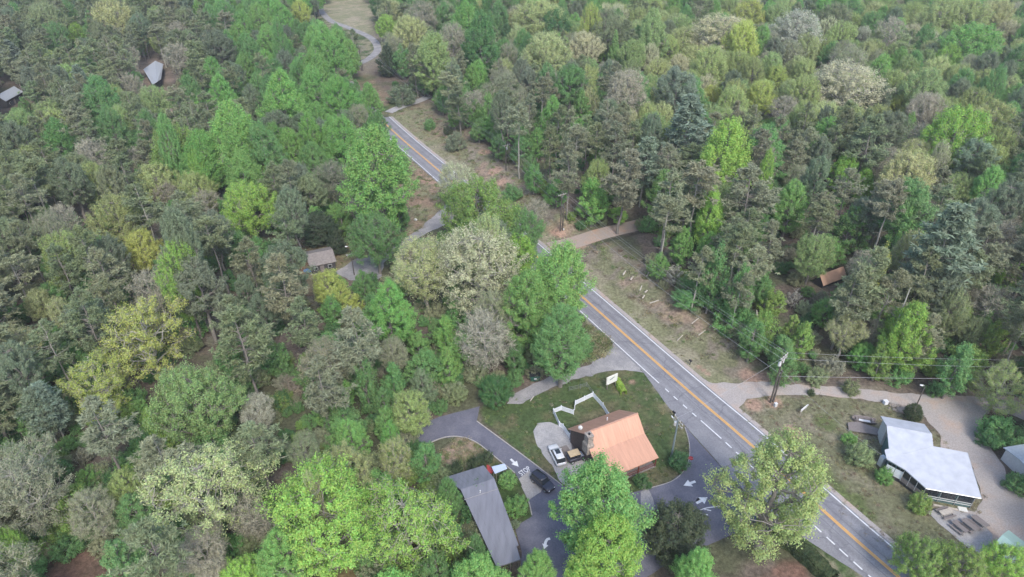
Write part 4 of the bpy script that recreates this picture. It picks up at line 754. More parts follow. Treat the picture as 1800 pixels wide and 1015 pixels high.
# ------------------------------------------------------------------ foliage: leaf clumps as many small faces
def fast_mesh(name, V, F, mats, midx=None):
    """V (n,3), F list of index arrays all with the same corner count"""
    me = bpy.data.meshes.new(name); V = np.asarray(V, np.float32); F = np.asarray(F, np.int32); k = F.shape[1]
    me.vertices.add(len(V)); me.vertices.foreach_set('co', V.ravel())
    me.loops.add(F.size); me.loops.foreach_set('vertex_index', F.ravel())
    me.polygons.add(len(F)); me.polygons.foreach_set('loop_start', np.arange(len(F), dtype=np.int32)*k)
    for m in mats: me.materials.append(m)
    if midx is not None: me.polygons.foreach_set('material_index', np.asarray(midx, np.int32))
    me.update(); return me
def unit(a): return a/np.maximum(np.linalg.norm(a, axis=-1, keepdims=True), 1e-6)
def leaves(C, Nn, sx, sy, rng, T=None):
    """leaf faces: centres, normals, half sizes; T fixes the long direction (needles)"""
    Nn = unit(Nn); n = len(C)
    if T is None: T = rng.normal(size=(n, 3))
    T = unit(T-Nn*(T*Nn).sum(1)[:, None]) if True else T
    B = np.cross(Nn, T); sx = np.broadcast_to(sx, (n,))[:, None]; sy = np.broadcast_to(sy, (n,))[:, None]
    sk = rng.uniform(-.35, .35, (n, 1))*sx; up = Nn*sx*rng.uniform(0, .35, (n, 1))
    V = np.stack([C+T*sx-up, C+B*sy+T*sk, C-T*sx-up, C-B*sy-T*sk], 1).reshape(-1, 3)
    return V, np.arange(4*n).reshape(n, 4)
def tubes(lines, sides=5):
    Vs, Fs, k = [], [], 0
    for pts, r in lines:
        pts = np.asarray(pts, float); m = len(pts); d = unit(np.gradient(pts, axis=0)); ref = np.array([.31, .95, .07])
        u = unit(np.cross(d, ref)); v = np.cross(d, u); a = np.arange(sides)*2*PI/sides
        ring = pts[:, None]+(u[:, None]*np.cos(a)[None, :, None]+v[:, None]*np.sin(a)[None, :, None])*np.asarray(r)[:, None, None]
        Vs.append(ring.reshape(-1, 3)); i = np.arange(m-1)[:, None]*sides; j = np.arange(sides)[None]; j2 = (j+1) % sides
        Fs.append(np.stack([i+j, i+j2, i+sides+j2, i+sides+j], -1).reshape(-1, 4)+k); k += m*sides
    return np.concatenate(Vs), np.concatenate(Fs)
def join(*parts):
    V, F, I, k = [], [], [], 0
    for (v, f), mi in parts: V.append(v); F.append(f+k); I.append(np.full(len(f), mi)); k += len(v)
    return np.concatenate(V), np.concatenate(F), np.concatenate(I)
def bent(a, b, rng, wob=.08, n=4, sag=0):
    a, b = np.asarray(a, float), np.asarray(b, float); t = np.linspace(0, 1, n)[:, None]; L = np.linalg.norm(b-a)
    return a+(b-a)*t+rng.normal(size=(n, 3))*wob*L*np.sin(PI*t)+np.array([0, 0, sag*L])*np.sin(PI*t)
class Proto: pass
def finish(kind, H, R, trunk, crown, barkm, leafm):
    p = Proto(); p.kind = kind; p.H = float(np.percentile(crown[0][:, 2], 99.5)); p.R = float(np.percentile(np.hypot(crown[0][:, 0], crown[0][:, 1]), 94))
    p.trunk = fast_mesh('trunk', trunk[0], trunk[1], [barkm]); p.trunk.shade_smooth()
    p.crown = fast_mesh('crown', crown[0], crown[1], leafm, crown[2] if len(crown) > 2 else None); return p
def broad(seed, kind, H, R, base, shape, ncl, nlf, ls, rc, leafm=None, barkm=None, needle=0, twigs=0, tl=1.4, gap=0., squash=.8, twigm=None, lean=.0, lumps=.16, limbn=9):
    rng = np.random.default_rng(seed); bz = base*H; CH = H-bz; ph = rng.uniform(0, 6.28, 6)
    def rad(t, az):
        if shape == 'egg': r = np.where(t < .36, .38+.62*np.power(np.maximum(t, 0)/.36, .7), np.power(np.maximum(1-t, 0)/.64, .56))
        elif shape == 'cone': r = np.where(t < .15, .8+.2*t/.15, np.power(np.maximum(1-t, 0)/.85, .85))
        elif shape == 'vase': r = np.where(t < .62, .3+.7*np.power(np.maximum(t, 0)/.62, .9), np.sqrt(np.maximum(1-((t-.62)/.38)**2, 0)))
        else: r = np.where(t < .38, .62+.38*np.sqrt(np.maximum(t, 0)/.38), np.sqrt(np.maximum(1-((t-.38)/.62)**2, 0)))
        return R*r*(1+lumps*np.sin(2*az+ph[0]+3*t)+lumps*.8*np.sin(3*az+ph[1]-5*t)+lumps*.6*np.sin(5*az+ph[2]+9*t))
    t = np.clip(rng.beta(1.25, 1.05, ncl*3), .02, .985); az = rng.uniform(0, 2*PI, ncl*3); fr = np.where(rng.random(ncl*3) < .78, rng.uniform(.78, .98, ncl*3), rng.uniform(.3, .75, ncl*3))
    rr = rad(t, az)*fr; C = np.stack([rr*np.cos(az), rr*np.sin(az), bz+t*CH-rc*.5*t], 1)
    keep = []
    for i in range(len(C)):                                   # keep clumps apart so that gaps stay between them
        if len(keep) >= ncl: break
        if all(((C[i]-C[j])**2).sum() > (rc*1.02)**2 for j in keep): keep.append(i)
    C = C[keep]; az, t = az[keep], t[keep]
    if gap: k = rng.random(len(C)) > gap; C, az, t = C[k], az[k], t[k]
    n = len(C); C[:, 0] += lean*R*(C[:, 2]/H)
    # trunk, limbs and a branch to every clump
    top = np.array([lean*R*.8, 0, bz+CH*.86]); r0 = .018*H+.02*R
    zs = np.linspace(0, 1, 8)[:, None]; stem = np.array([0, 0, -.3])+(top+np.array([0, 0, .3]))*zs+rng.normal(size=(8, 3))*[.012*H, .012*H, 0]*(zs > .1)
    lines = [(stem, r0*np.linspace(1.15, .18, 8))]
    la = np.arange(limbn)*2.4+rng.uniform(0, 1, limbn); ends = []
    for k in range(limbn):
        f = .12+.7*k/limbn; i = np.argsort(np.abs((az-la[k]+PI) % (2*PI)-PI)+np.abs(t-f)*2.5)[0]
        zb = max(bz*.85, C[i][2]-.55*np.hypot(C[i][0], C[i][1])-.6); zb = min(zb, top[2]-.3)
        p0 = np.array([np.interp(zb, stem[:, 2], stem[:, 0]), np.interp(zb, stem[:, 2], stem[:, 1]), zb]); L = bent(p0, C[i], rng, .06, 6, -.03)
        lines.append((L, r0*np.linspace(.5, .13, 6))); ends.append(L)
    nodes = np.concatenate([stem[3:]]+ends)
    for c in C:
        dd = nodes-c; sc = (dd**2).sum(1)+4.*np.maximum(dd[:, 2]+.4, 0)**2; p0 = nodes[np.argmin(sc)]
        lines.append((bent(p0, c, rng, .09, 4), r0*np.linspace(.16, .045, 4)))
    out = unit(C-np.array([0, 0, bz+CH*.35]))
    parts = []; ci = np.repeat(np.arange(n), nlf)
    d = unit(rng.normal(size=(n*nlf, 3))+.75*out[ci]+np.array([0, 0, .45])); rcl = rc*rng.uniform(.5, 1.35, n)
    ax = unit(out*.7+np.array([0, 0, .75])+rng.normal(size=out.shape)*.3)
    Pn = C[ci]+ax[ci]*(rcl[ci]*rng.uniform(-1.15, .95, len(ci)))[:, None]+d*(rcl[ci]*np.power(rng.uniform(.08, 1, n*nlf), .5)*(1+.22*rng.normal(size=n*nlf)))[:, None]*np.array([1, 1, squash])
    Nn = d*.85+rng.normal(size=d.shape)*.36+np.array([0, 0, .42]); q = rng.uniform(.6, 1.3, len(d))
    parts.append((leaves(Pn, Nn, ls*q*(1+needle*1.3), ls*q*.8*(1-needle*.55), rng), 0))
    if twigs:
        ci = np.repeat(np.arange(n), twigs); d = unit(rng.normal(size=(n*twigs, 3))*.8+out[ci]*.9+np.array([0, 0, .35]))
        ln = tl*rng.uniform(.5, 1.2, len(d)); st = C[ci]-d*.2+rng.normal(size=d.shape)*rc*.3
        parts.append((leaves(st+d*ln[:, None]*.5, rng.normal(size=d.shape), ln*.55, .028+.012*rng.random(len(d)), rng, T=d), 1))
    return finish(kind, H, R, tubes(lines), join(*parts), barkm or M['bark'], [leafm or M['leaf'], twigm or M['twig']])
def pine(seed, kind='N', H=22., R=3.8, base=.42, nb=54, tuft=10, per=13, droop=.12, barkm=None, whorl=False, lw=.075, ll=.36, dead=10):
    rng = np.random.default_rng(seed); top = np.array([rng.normal()*.5, rng.normal()*.5, H]); zs = np.linspace(0, 1, 9)[:, None]
    stem = np.array([0, 0, -.3])+(top+np.array([0, 0, .3]))*zs+rng.normal(size=(9, 3))*[.1, .1, 0]; r0 = .0095*H+.02
    lines = [(stem, r0*np.linspace(1.1, .12, 9))]; P, T = [], []
    def on(z): return np.array([np.interp(z, stem[:, 2], stem[:, 0]), np.interp(z, stem[:, 2], stem[:, 1]), z])
    wz = np.linspace(base, .98, max(3, nb//6)); lop = rng.uniform(0, 6.28)
    for k in range(nb):
        f = wz[k//6 % len(wz)]+rng.normal()*.006 if whorl else rng.uniform(base, .985); g = (f-base)/(1-base)
        prof = (np.power(max(0, 1-g), .75)*min(1, .45+1.6*g)*1.25 if not whorl else np.power(max(.02, 1-g), .65)*min(1, .55+1.3*g))
        az = rng.uniform(0, 6.28) if not whorl else (k % 6)*1.047+k//6*.5+rng.normal()*.12
        L = R*max(.16, prof)*rng.uniform(.6, 1.15)*(1+.22*math.cos(az-lop)); el = rng.uniform(-.05, .3)+.5*g-droop
        dv = np.array([math.cos(az)*math.cos(el), math.sin(az)*math.cos(el), math.sin(el)]); p0 = on(f*H); p1 = p0+dv*L
        ln = bent(p0, p1, rng, .05, 4, .05); lines.append((ln, r0*np.linspace(.26, .05, 4)*(.5+.6*(1-g))))
        for q in range(tuft):
            s = rng.uniform(.34 if not whorl else .45, 1.04); c = p0+(p1-p0)*s+np.array([-dv[1], dv[0], 0])*rng.normal()*L*.17*s+np.array([0, 0, rng.normal()*.18+.12])
            P.append(np.repeat(c[None], per, 0)); T.append(dv*.5+rng.normal(size=(per, 3))*.75+np.array([0, 0, .28]))
    for k in range(dead):
        f = rng.uniform(.16, base+.08); az = rng.uniform(0, 6.28); L = R*rng.uniform(.25, .6); p0 = on(f*H); p1 = p0+np.array([math.cos(az)*L, math.sin(az)*L, rng.uniform(-.2, .35)*L])
        lines.append((bent(p0, p1, rng, .07, 4), r0*np.array([.17, .12, .08, .04])))
    P, T = np.concatenate(P), unit(np.concatenate(T)); q = rng.uniform(.65, 1.3, len(P))
    V = leaves(P+T*(ll*q*.8)[:, None], np.cross(T, rng.normal(size=T.shape))*.6+np.array([0, 0, .55]), ll*q, lw*q, rng, T=T)
    return finish(kind, H, R, tubes(lines), (*V, np.zeros(len(V[1]))), barkm or M['bark'], [M['needle']])
PB, PT = M['palebark'], M['paletwig']
PR = dict(
    T=[broad(10+i, 'T', 22., 5.6, .2, 'egg', 190, 215, .125, .95, lumps=.12+.03*i) for i in range(4)],
    O=[broad(30+i, 'O', 18., 7.0, .3, 'dome', 215, 210, .13, 1.05, twigs=6, lumps=.17, gap=.04*i, limbn=11) for i in range(5)],
    A=[broad(160, 'A', 24., 7., .1, 'egg', 230, 190, .13, 1.1, twigs=5, lumps=.2, gap=.12, limbn=14)],
    Q=[broad(50+i, 'Q', 18., 7.0, .24, 'dome', 150, 150, .125, 1.08, twigs=12, tl=1.6, lumps=.24, gap=.12, barkm=PB, twigm=PT, limbn=13) for i in range(3)],   # open crown, limbs showing
    P=[broad(60+i, 'P', 19., 5.6, .28, 'vase' if i % 2 else 'dome', 165, 140, .105, 1.0, twigs=9, tl=1.5, lumps=.15, barkm=PB, twigm=PT) for i in range(4)],
    B=[broad(70+i, 'B', 18., 4.8, .25, 'vase', 70, 14, .12, 1.3, twigs=40, tl=1.9, lumps=.15, barkm=PB, twigm=PT) for i in range(3)],
    N=[pine(80+i, R=3.9+.25*i, base=(.40, .62, .36, .6, .48)[i], nb=(52, 40, 56, 42, 50)[i], barkm=(None, M['palebark'], None, None, M['palebark'])[i]) for i in range(5)],
    G=[broad(90+i, 'G', 20., 4.3, .42, 'dome', 110, 230, .125, .85, leafm=M['needle'], needle=.75, lumps=.15, squash=.7) for i in range(3)],
    W=[pine(100+i, 'W', 24., 5.0, .34, 78, 10, 9, .05, PB, True, .12, .46, 16) for i in range(2)],
    D=[broad(110+i, 'D', 14., 4.0, .06, 'cone' if i else 'egg', 130, 240, .13, .85, leafm=M['needle'], needle=.3, lumps=.08) for i in range(2)],
    R=[broad(120+i, 'R', 12., 5.2, .1, 'dome', 150, 220, .125, .95, lumps=.07) for i in range(2)],
    S=[broad(130+i, 'S', 5., 2.5, .03, 'dome', 46, 150, .12, .8, lumps=.15, limbn=5) for i in range(3)],
    U=[broad(140+i, 'U', 12., 2.9, .15, 'egg', 84, 170, .115, .74, lumps=.2, gap=.1, limbn=6) for i in range(3)],       # slim understory tree
)
TINT = dict(lime=(.34, .54, .13), bright=(.245, .45, .14), green=(.19, .355, .135), deep=(.115, .245, .10), yellow=(.50, .58, .17), paleyellow=(.49, .54, .26), cream=(.60, .60, .38),
            white=(.50, .49, .40), olive=(.29, .345, .185), oliveyel=(.40, .48, .19), palegreen=(.34, .46, .19), greygreen=(.235, .295, .19), bluegreen=(.27, .345, .25), brown=(.34, .365, .23), dark=(.085, .12, .07),
            purple=(.085, .105, .068), grey=(.34, .325, .25), pink=(.40, .365, .285), fresh=(.27, .40, .12))
TINTW = dict(lime='bright lime', bright='bright green', green='mid green', deep='deep green', yellow='yellow', paleyellow='pale yellow', cream='cream coloured', white='whitish', olive='olive green', oliveyel='olive yellow',
             palegreen='pale green', greygreen='grey green', bluegreen='blue green', brown='grey brown', dark='dark green', purple='very dark green', grey='grey', pink='pinkish grey', fresh='fresh green')
KIND = dict(A=('broadleaf_tree', 'tall airy tree', 'tree'), T=('broadleaf_tree', 'upright leafy tree', 'tree'), O=('broadleaf_tree', 'round crowned tree', 'tree'), Q=('broadleaf_tree', 'open crowned tree', 'tree'), P=('budding_tree', 'budding tree', 'tree'),
            B=('bare_tree', 'nearly bare tree', 'tree'), N=('pine_tree', 'feathery pine', 'pine tree'), G=('pine_tree', 'dense domed pine', 'pine tree'), W=('white_pine', 'tiered pine with pale trunk', 'pine tree'),
            D=('evergreen_tree', 'dense evergreen', 'evergreen tree'), R=('broadleaf_tree', 'dense round tree', 'tree'), S=('shrub', 'bushy shrub', 'shrub'), U=('understory_tree', 'slim young tree', 'tree'))
HW = dict(A=1.6, T=1.85, O=1.3, Q=1.1, P=1.5, B=1.6, N=2.5, G=2.0, W=2.2, D=1.6, R=1.05, S=.85, U=2.0)       # height over crown width
HLIM = dict(A=(12, 28), T=(11, 32), O=(9, 24), Q=(9, 22), P=(10, 24), B=(9, 24), N=(15, 24), G=(13, 23), W=(14, 27), D=(3, 18), R=(3, 16), S=(.8, 7), U=(5, 14))
rnd = random.Random(7); nrg = np.random.default_rng(5)
class Tree: pass
TREES = []
def mk(code, tint, x, y, z, Hh, Wd, own=None, lm=None, lean=0):
    t = Tree(); t.code, t.tint, t.x, t.y, t.z, t.H, t.W, t.own, t.lm = code, tint, x, y, z, Hh, Wd, own, lm
    t.top = proj((x, y, z+Hh)); t.px = Wd*FPX/t.top[2]; t.mid = proj((x, y, z+Hh*.62)); t.bot = proj((x, y, z)); t.d = t.top[2]; TREES.append(t); return t
def place(code, tint, cx, ty, wpx, own=None, lm=None, h=None, trunk=None):
    """a tree whose crown tops out at photo pixel cx, ty and is wpx pixels wide there; solved for where it really stands"""
    Hh = 18.; 
    for _ in range(8):
        p = at(cx, ty+1, Hh); zg = hz(p[0], p[1]); d = proj((p[0], p[1], Hh))[2]; Wd = wpx*d/FPX*1.04
        Hh = zg+(h if h else min(max(Wd*HW[code], HLIM[code][0]), HLIM[code][1]))
    t = mk(code, tint, p[0], p[1], zg, Hh-zg, Wd, own, lm); t.spec = (cx, ty, wpx); return t
# ------------------------------------------------------------------ the trees one can tell apart in the photo: crown kind, tint, crown-top pixel, crown width
HAND = '''
O olive 70 5 60;O green 87 40 45;O lime 128 40 32;O paleyellow 190 0 72;T green 165 134 66;T green 186 190 58;P pink 220 128 44;O palegreen 262 152 56;T green 327 133 46;T bright 382 132 52
T bright 468 42 50;T bright 450 6 46;T bright 485 0 46;T green 485 33 30;O yellow 524 0 38;T bright 425 94 34;T green 480 104 40;T bright 490 125 78;T greygreen 437 148 42;T bright 548 88 60;T green 523 105 48;T bright 545 117 60
T bright 400 178 95;T bright 415 212 85;T green 453 215 70;T bright 504 226 52;T green 545 250 56;O fresh 298 218 85;T green 283 200 42;T bright 345 230 74;O lime 345 262 42;T bright 420 268 70;O lime 430 322 90
O paleyellow 265 290 68;O oliveyel 335 305 70;P grey 285 320 42;B pink 355 335 46;T green 92 208 52;G greygreen 298 368 56;B grey 150 245 60;B grey 305 75 46;G greygreen 378 52 48
O yellow 241 408 70;O lime 300 424 76;G greygreen 303 372 58;O paleyellow 60 512 50;P paleyellow 96 525 44;Q yellow 236 535 150;G greygreen 335 460 88;G greygreen 458 520 52;S green 330 552 52;O palegreen 325 655 138;W bluegreen 50 680 50
P paleyellow 25 580 60;G greygreen 425 485 42;Q yellow 155 632 116;W bluegreen 64 672 60;O lime 265 718 60;S bright 236 705 32;P white 445 698 62;Q paleyellow 340 806 196;O oliveyel 212 832 60;P brown 145 868 80;P pink 345 945 96
B grey 430 880 70;T bright 485 936 92;O lime 420 988 74;S bright 148 826 46;S green 110 946 50;U green 195 950 74;O lime 4 930 44;O lime 555 843 190;Q lime 706 872 175;O paleyellow 600 795 98;P paleyellow 540 827 38
T bright 612 740 56;T green 786 842 46;T bright 682 742 40;T green 836 940 38;O fresh 790 935 46;T bright 842 986 104;O green 765 982 62;P oliveyel 690 775 62;P olive 530 770 62;S oliveyel 555 785 32;T bright 681 497 82;U bright 781 558 44
U bright 786 610 46;B white 850 552 90;R deep 870 664 54;N brown 620 545 84;U bright 602 670 34;U bright 674 718 40;O oliveyel 716 695 74;U green 637 635 46;P brown 688 600 58;U greygreen 740 650 42;U yellow 615 512 36
T bright 655 222 122;P paleyellow 740 422 106;P cream 838 402 134;O fresh 838 318 126;O green 912 366 78;U lime 915 410 50;O paleyellow 858 378 64;P cream 800 288 62;T bright 928 478 96;T bright 985 430 112;T green 992 540 96
P greygreen 580 285 62;D dark 555 374 62 9;D dark 588 402 30 7;O green 655 378 90;O yellow 572 478 60;U green 636 475 34;T bright 565 43 60;T bright 582 65 58;T bright 592 134 62;T bright 646 146 42;T green 660 196 46;O lime 678 26 38
O paleyellow 719 28 58;P grey 739 0 66;T palegreen 759 58 62;P pink 794 40 50;T bright 818 2 60;T deep 845 20 70;U green 707 80 36;D dark 678 78 34;T bright 841 105 36;T bright 830 112 34;U bright 858 165 34;D deep 890 42 30
R deep 976 16 60;O paleyellow 950 0 90;O paleyellow 960 58 84;O cream 1029 56 56;O yellow 1040 6 38;D bright 1023 162 38;N olive 980 184 40;U bright 945 224 30;O olive 1065 18 76;T palegreen 1150 15 58;O yellow 1323 0 60;P cream 1275 25 96
O yellow 1310 36 62;U lime 1062 78 20;D bright 1083 57 26;O cream 1145 76 32;O oliveyel 1177 62 46;O paleyellow 1205 47 52;O palegreen 1112 105 38;O paleyellow 1160 102 44;O cream 1196 95 42;O oliveyel 1253 82 68;O oliveyel 1300 90 52
P pink 1105 122 82;G bluegreen 1195 120 66;G green 1003 115 56;U green 1055 130 30;O yellow 1255 150 40;T lime 1285 210 96;O yellow 1342 143 56;W bluegreen 1215 163 80;P white 1408 18 78;O palegreen 1372 5 60;O olive 1475 5 56
O oliveyel 1485 38 52;O cream 1460 30 36;P white 1522 45 24;O green 1542 20 46;B grey 1573 30 50;O oliveyel 1612 4 42;O oliveyel 1660 0 66;O oliveyel 1710 0 70;O paleyellow 1760 0 62;O bright 1722 42 106;O cream 1780 36 44
O lime 1675 78 42;O paleyellow 1655 100 60;T bright 1555 95 46;P brown 1500 82 56;U green 1465 72 34;O paleyellow 1425 58 50;P brown 1393 70 42;O oliveyel 1420 105 46;O yellow 1368 115 40;O oliveyel 1420 132 70;P cream 1500 110 112
O palegreen 1635 122 80;O yellow 1590 168 42;P pink 1635 163 64;O oliveyel 1720 155 60;O oliveyel 1757 180 82;O lime 1697 190 112;N olive 1540 200 70;G greygreen 1575 195 60;U bright 1605 198 26;B grey 1385 168 46;T lime 1492 272 44
T lime 1525 297 36;T bright 1400 318 62;T lime 1355 262 28;O paleyellow 1606 268 98;P cream 1663 247 30;G bluegreen 1725 246 56;T bright 1752 293 60;G green 1610 318 86;W bluegreen 1685 362 106;U bright 1600 365 40;U green 1505 365 60
U yellow 1560 433 30;B pink 1775 390 62;P brown 1410 292 50;W bluegreen 1138 240 58;T lime 1256 332 50;N brown 1233 282 76;N brown 1328 295 86;U bright 1045 315 50;U lime 1088 364 36 5;S green 1143 380 34;S olive 1128 384 22;U bright 1205 398 42;U green 1265 430 50
U green 1207 512 46 4.5;U green 1313 465 42;S green 1290 535 60;U green 1332 562 46;U fresh 1420 565 42;U green 1385 615 42;T lime 1616 535 88 17;P paleyellow 1496 556 60;R bright 1525 607 46;B grey 1547 562 38;O olive 1685 505 60
O olive 1721 558 44;U green 1700 608 60;B pink 1755 505 66;O lime 1775 462 52;Q oliveyel 1778 645 96;G greygreen 1668 470 72;A oliveyel 1392 768 188;R purple 1195 897 108;T bright 1062 818 152;T lime 1075 913 132;T bright 946 970 62
T bright 1232 970 76;O fresh 1635 958 84;O fresh 1705 975 96;O lime 1785 965 80;N brown 1180 300 66;N olive 1300 395 66;N olive 1540 432 78;N brown 1340 432 62;N brown 1235 430 56;N olive 1640 440 70;N brown 1580 318 60;N brown 1352 228 60;N brown 1500 298 56;N brown 1305 480 54;N brown 1650 555 58;N brown 1175 345 60;N brown 1745 400 70;N olive 1720 440 60;N brown 1575 470 70;N brown 1508 470 70;T bright 1250 408 40;N brown 1100 262 76;S green 1765 735 56;S green 1790 750 50;S deep 1745 755 40;S green 1795 835 40;S fresh 1624 872 38;S bright 1560 826 32;S olive 1520 782 48;S bright 1497 763 24
R dark 1611 712 30;S deep 1196 797 36;S bright 892 833 32;S bright 910 876 40;S greygreen 906 915 16;S deep 1128 835 26;S deep 1141 848 14;S greygreen 1131 848 14;S bright 1420 962 26;S dark 800 818 40;S dark 838 806 36;S olive 770 845 50;S dark 855 795 26
S greygreen 800 232 36;S dark 787 222 16;S green 900 325 34;B purple 943 350 40;S greygreen 705 150 50;S green 755 208 22;S green 1650 672 30;S olive 1500 670 30;S dark 1428 684 14;S green 1585 640 44;S green 1700 870 18;S olive 1440 648 36
'''
for e in HAND.replace('\n', ';').split(';'):
    e = e.split()
    if len(e) >= 5: place(e[0], e[1], float(e[2]), float(e[3]), float(e[4]), h=float(e[5]) if len(e) > 5 else None)
dw = [place('S', 'white', 1190, 470, 34, h=4.5), place('S', 'white', 1258, 488, 34, h=4.5), place('S', 'white', 1397, 512, 26, h=4.5)]
for t in dw: t.code = 'F'
KIND['F'] = ('flowering_dogwood', 'white flowering dogwood', 'dogwood'); PR['F'] = [broad(150, 'F', 5., 2.6, .2, 'dome', 26, 60, .2, .8, squash=.4, gap=.15, limbn=5)]

def covers(t, q):
    if t is q or t.d > q.d-1 or abs(t.top[0]-q.top[0]) > t.px+q.px: return 0
    hit = 0; m = (t.top[0]+t.mid[0])/2
    for fx in (-.3, 0, .3):
        for fy in (.08, .25, .45):
            X, Y = q.top[0]+fx*q.px, q.top[1]+fy*(q.bot[1]-q.top[1]); hit += abs(X-m) < t.px*.45 and t.top[1] < Y < t.top[1]+(t.bot[1]-t.top[1])*.7
    return hit
for _ in range(5):                                            # a crown seen in the photo must stand clear of the crowns behind it: the taller it is, the nearer it stands
    for q in list(TREES):
        if q.code in 'SF' or not any(covers(t, q) >= 5 for t in TREES): continue
        i = TREES.index(q); n_ = place(q.code, q.tint, *q.spec, h=min(q.H*1.16, 29)); TREES.pop(); TREES[i] = n_
# ------------------------------------------------------------------ the rest of the woods: pines and young trees wherever the photo shows nothing but woods
CLEAR = [
 [(1000, 440), (1060, 405), (1150, 381), (1166, 393), (1085, 425), (1160, 520), (1250, 600), (1340, 662), (1500, 674), (1740, 692), (1800, 700), (1900, 1100), (1450, 1100), (1440, 975), (1290, 850), (1200, 900), (1130, 870), (985, 860), (940, 830), (870, 800), (770, 770), (770, 735), (890, 700), (1000, 640), (1080, 600), (1000, 490), (960, 440)],
 [(790, 845), (850, 815), (870, 840), (918, 960), (918, 985), (940, 1015), (1000, 960), (1000, 860), (940, 830), (870, 800)],
 [(665, 200), (745, 172), (800, 232), (885, 300), (1000, 400), (985, 425), (930, 380), (800, 370), (770, 320), (690, 225)],
 [(700, 330), (740, 290), (800, 345), (780, 385), (690, 440), (650, 490), (590, 485), (600, 462), (690, 425), (745, 385)],
 [(528, 435), (590, 430), (640, 440), (635, 462), (605, 485), (545, 485)],
 [(608, 115), (660, 98), (662, 60), (580, 32), (556, 20), (600, -8), (650, -8), (640, 40), (668, 70), (660, 125), (690, 165), (720, 180), (680, 195), (650, 150), (638, 118)],
 [(243, 115), (290, 102), (292, 142), (268, 152)], [(-10, 160), (32, 148), (25, 175), (-10, 190)], [(1434, 485), (1483, 462), (1490, 475), (1465, 500), (1448, 505)],
 [(950, 880), (1130, 862), (1292, 846), (1420, 950), (1560, 1080), (930, 1080)], [(75, 1030), (100, 982), (170, 985), (190, 1030)], [(1350, 985), (1420, 975), (1450, 1040), (1340, 1040)], [(150, 375), (158, 372), (178, 410), (168, 414)], [(770, 770), (880, 805), (860, 825), (780, 830)], [(552, 1040), (560, 985), (610, 985), (620, 1040)],
]
def pip(x, y, q):
    c = False; x1, y1 = q[-1]
    for x0, y0 in q:
        if (y0 > y) != (y1 > y) and x < (x1-x0)*(y-y0)/(y1-y0)+x0: c = not c
        x1, y1 = x0, y0
    return c
CBOX = [(min(p[0] for p in q), max(p[0] for p in q), min(p[1] for p in q), max(p[1] for p in q), q) for q in CLEAR]
def clear(x, y, r, f):
    for a0, a1, b0, b1, q in CBOX:
        if b0 <= y <= b1 and a0-r <= x <= a1+r:
            for d in (0, -r*f, r*f, -r*f*.66, r*f*.66, -r*f*.33, r*f*.33):
                if pip(x+d, y, q): return True
    return False
grid = {}
def cell(x, y): return int(x//8), int(y//8)
def near_trees(x, y):
    i, j = cell(x, y)
    for a_ in (-2, -1, 0, 1, 2):
        for b_ in (-2, -1, 0, 1, 2):
            yield from grid.get((i+a_, j+b_), ())
for t in TREES: grid.setdefault(cell(t.x, t.y), []).append(t)
HANDT = list(TREES)
hx = np.array([t.mid[0] for t in HANDT]); hy = np.array([t.top[1]*.55+t.mid[1]*.45 for t in HANDT]); hw = np.array([t.px*.5 for t in HANDT]); hh = np.array([max((t.mid[1]-t.top[1])*.75, t.px*.3) for t in HANDT]); hd = np.array([t.d for t in HANDT])
pf = np.array([1.12 if t.code in 'QAW' or t.tint in ('lime', 'yellow', 'white', 'cream') else 1. if t.tint in ('bright', 'paleyellow') else .85 for t in HANDT]); hw = hw*pf; hh = hh*pf
def region(px, py, r):
    """what grows here, by where the photo shows which kind"""
    if px > 1130 and py < 250 or px > 930 and py < 110: tab = [('O', 'oliveyel', 4), ('O', 'paleyellow', 2), ('O', 'palegreen', 2.4), ('N', 'olive', 1.2), ('P', 'brown', .7), ('P', 'cream', .5), ('T', 'green', 2), ('T', 'bright', 1), ('G', 'greygreen', .8)]
    elif 360 < px < 620 and py < 350: tab = [('T', 'bright', 4), ('T', 'green', 3), ('N', 'olive', 1.5), ('G', 'greygreen', 1), ('N', 'brown', 1)]
    elif 620 <= px < 930 and py < 130: tab = [('T', 'green', 3), ('N', 'olive', 2), ('P', 'brown', 1.5), ('T', 'deep', 2), ('O', 'paleyellow', 1)]
    elif px > 930 and py > 500: tab = [('N', 'brown', 3), ('N', 'olive', 2.5), ('U', 'green', 2.4), ('B', 'grey', .8), ('P', 'paleyellow', .8), ('U', 'fresh', 2), ('U', 'bright', 1)]
    elif px > 930: tab = [('N', 'brown', 3), ('N', 'olive', 3.5), ('G', 'greygreen', 1.6), ('O', 'palegreen', .9), ('P', 'paleyellow', .6), ('B', 'grey', .4), ('U', 'green', 1), ('T', 'green', 1), ('O', 'oliveyel', 1.4), ('T', 'bright', .7), ('U', 'bright', .6)]
    elif px > 560: tab = [('N', 'olive', 2), ('N', 'brown', 2), ('U', 'green', 2), ('P', 'brown', 1), ('U', 'bright', 1.3), ('B', 'grey', .7), ('G', 'greygreen', 1)]
    elif py > 800: tab = [('N', 'olive', 4), ('N', 'brown', 3), ('P', 'brown', 1), ('U', 'green', 1.4), ('U', 'fresh', .7), ('W', 'bluegreen', .4)]
    else: tab = [('N', 'brown', 3.5), ('N', 'olive', 6), ('G', 'olive', 1), ('G', 'greygreen', 1.2), ('P', 'brown', .4), ('B', 'grey', .3), ('U', 'green', 1.3), ('T', 'green', .8), ('O', 'oliveyel', .9), ('O', 'palegreen', .7), ('W', 'bluegreen', .3)]
    tot = sum(w_ for _, _, w_ in tab); q = r.random()*tot
    for c_, t_, w_ in tab:
        q -= w_
        if q <= 0: return c_, t_
    return tab[0][:2]
FILL = []
cand = []
yv = 50.
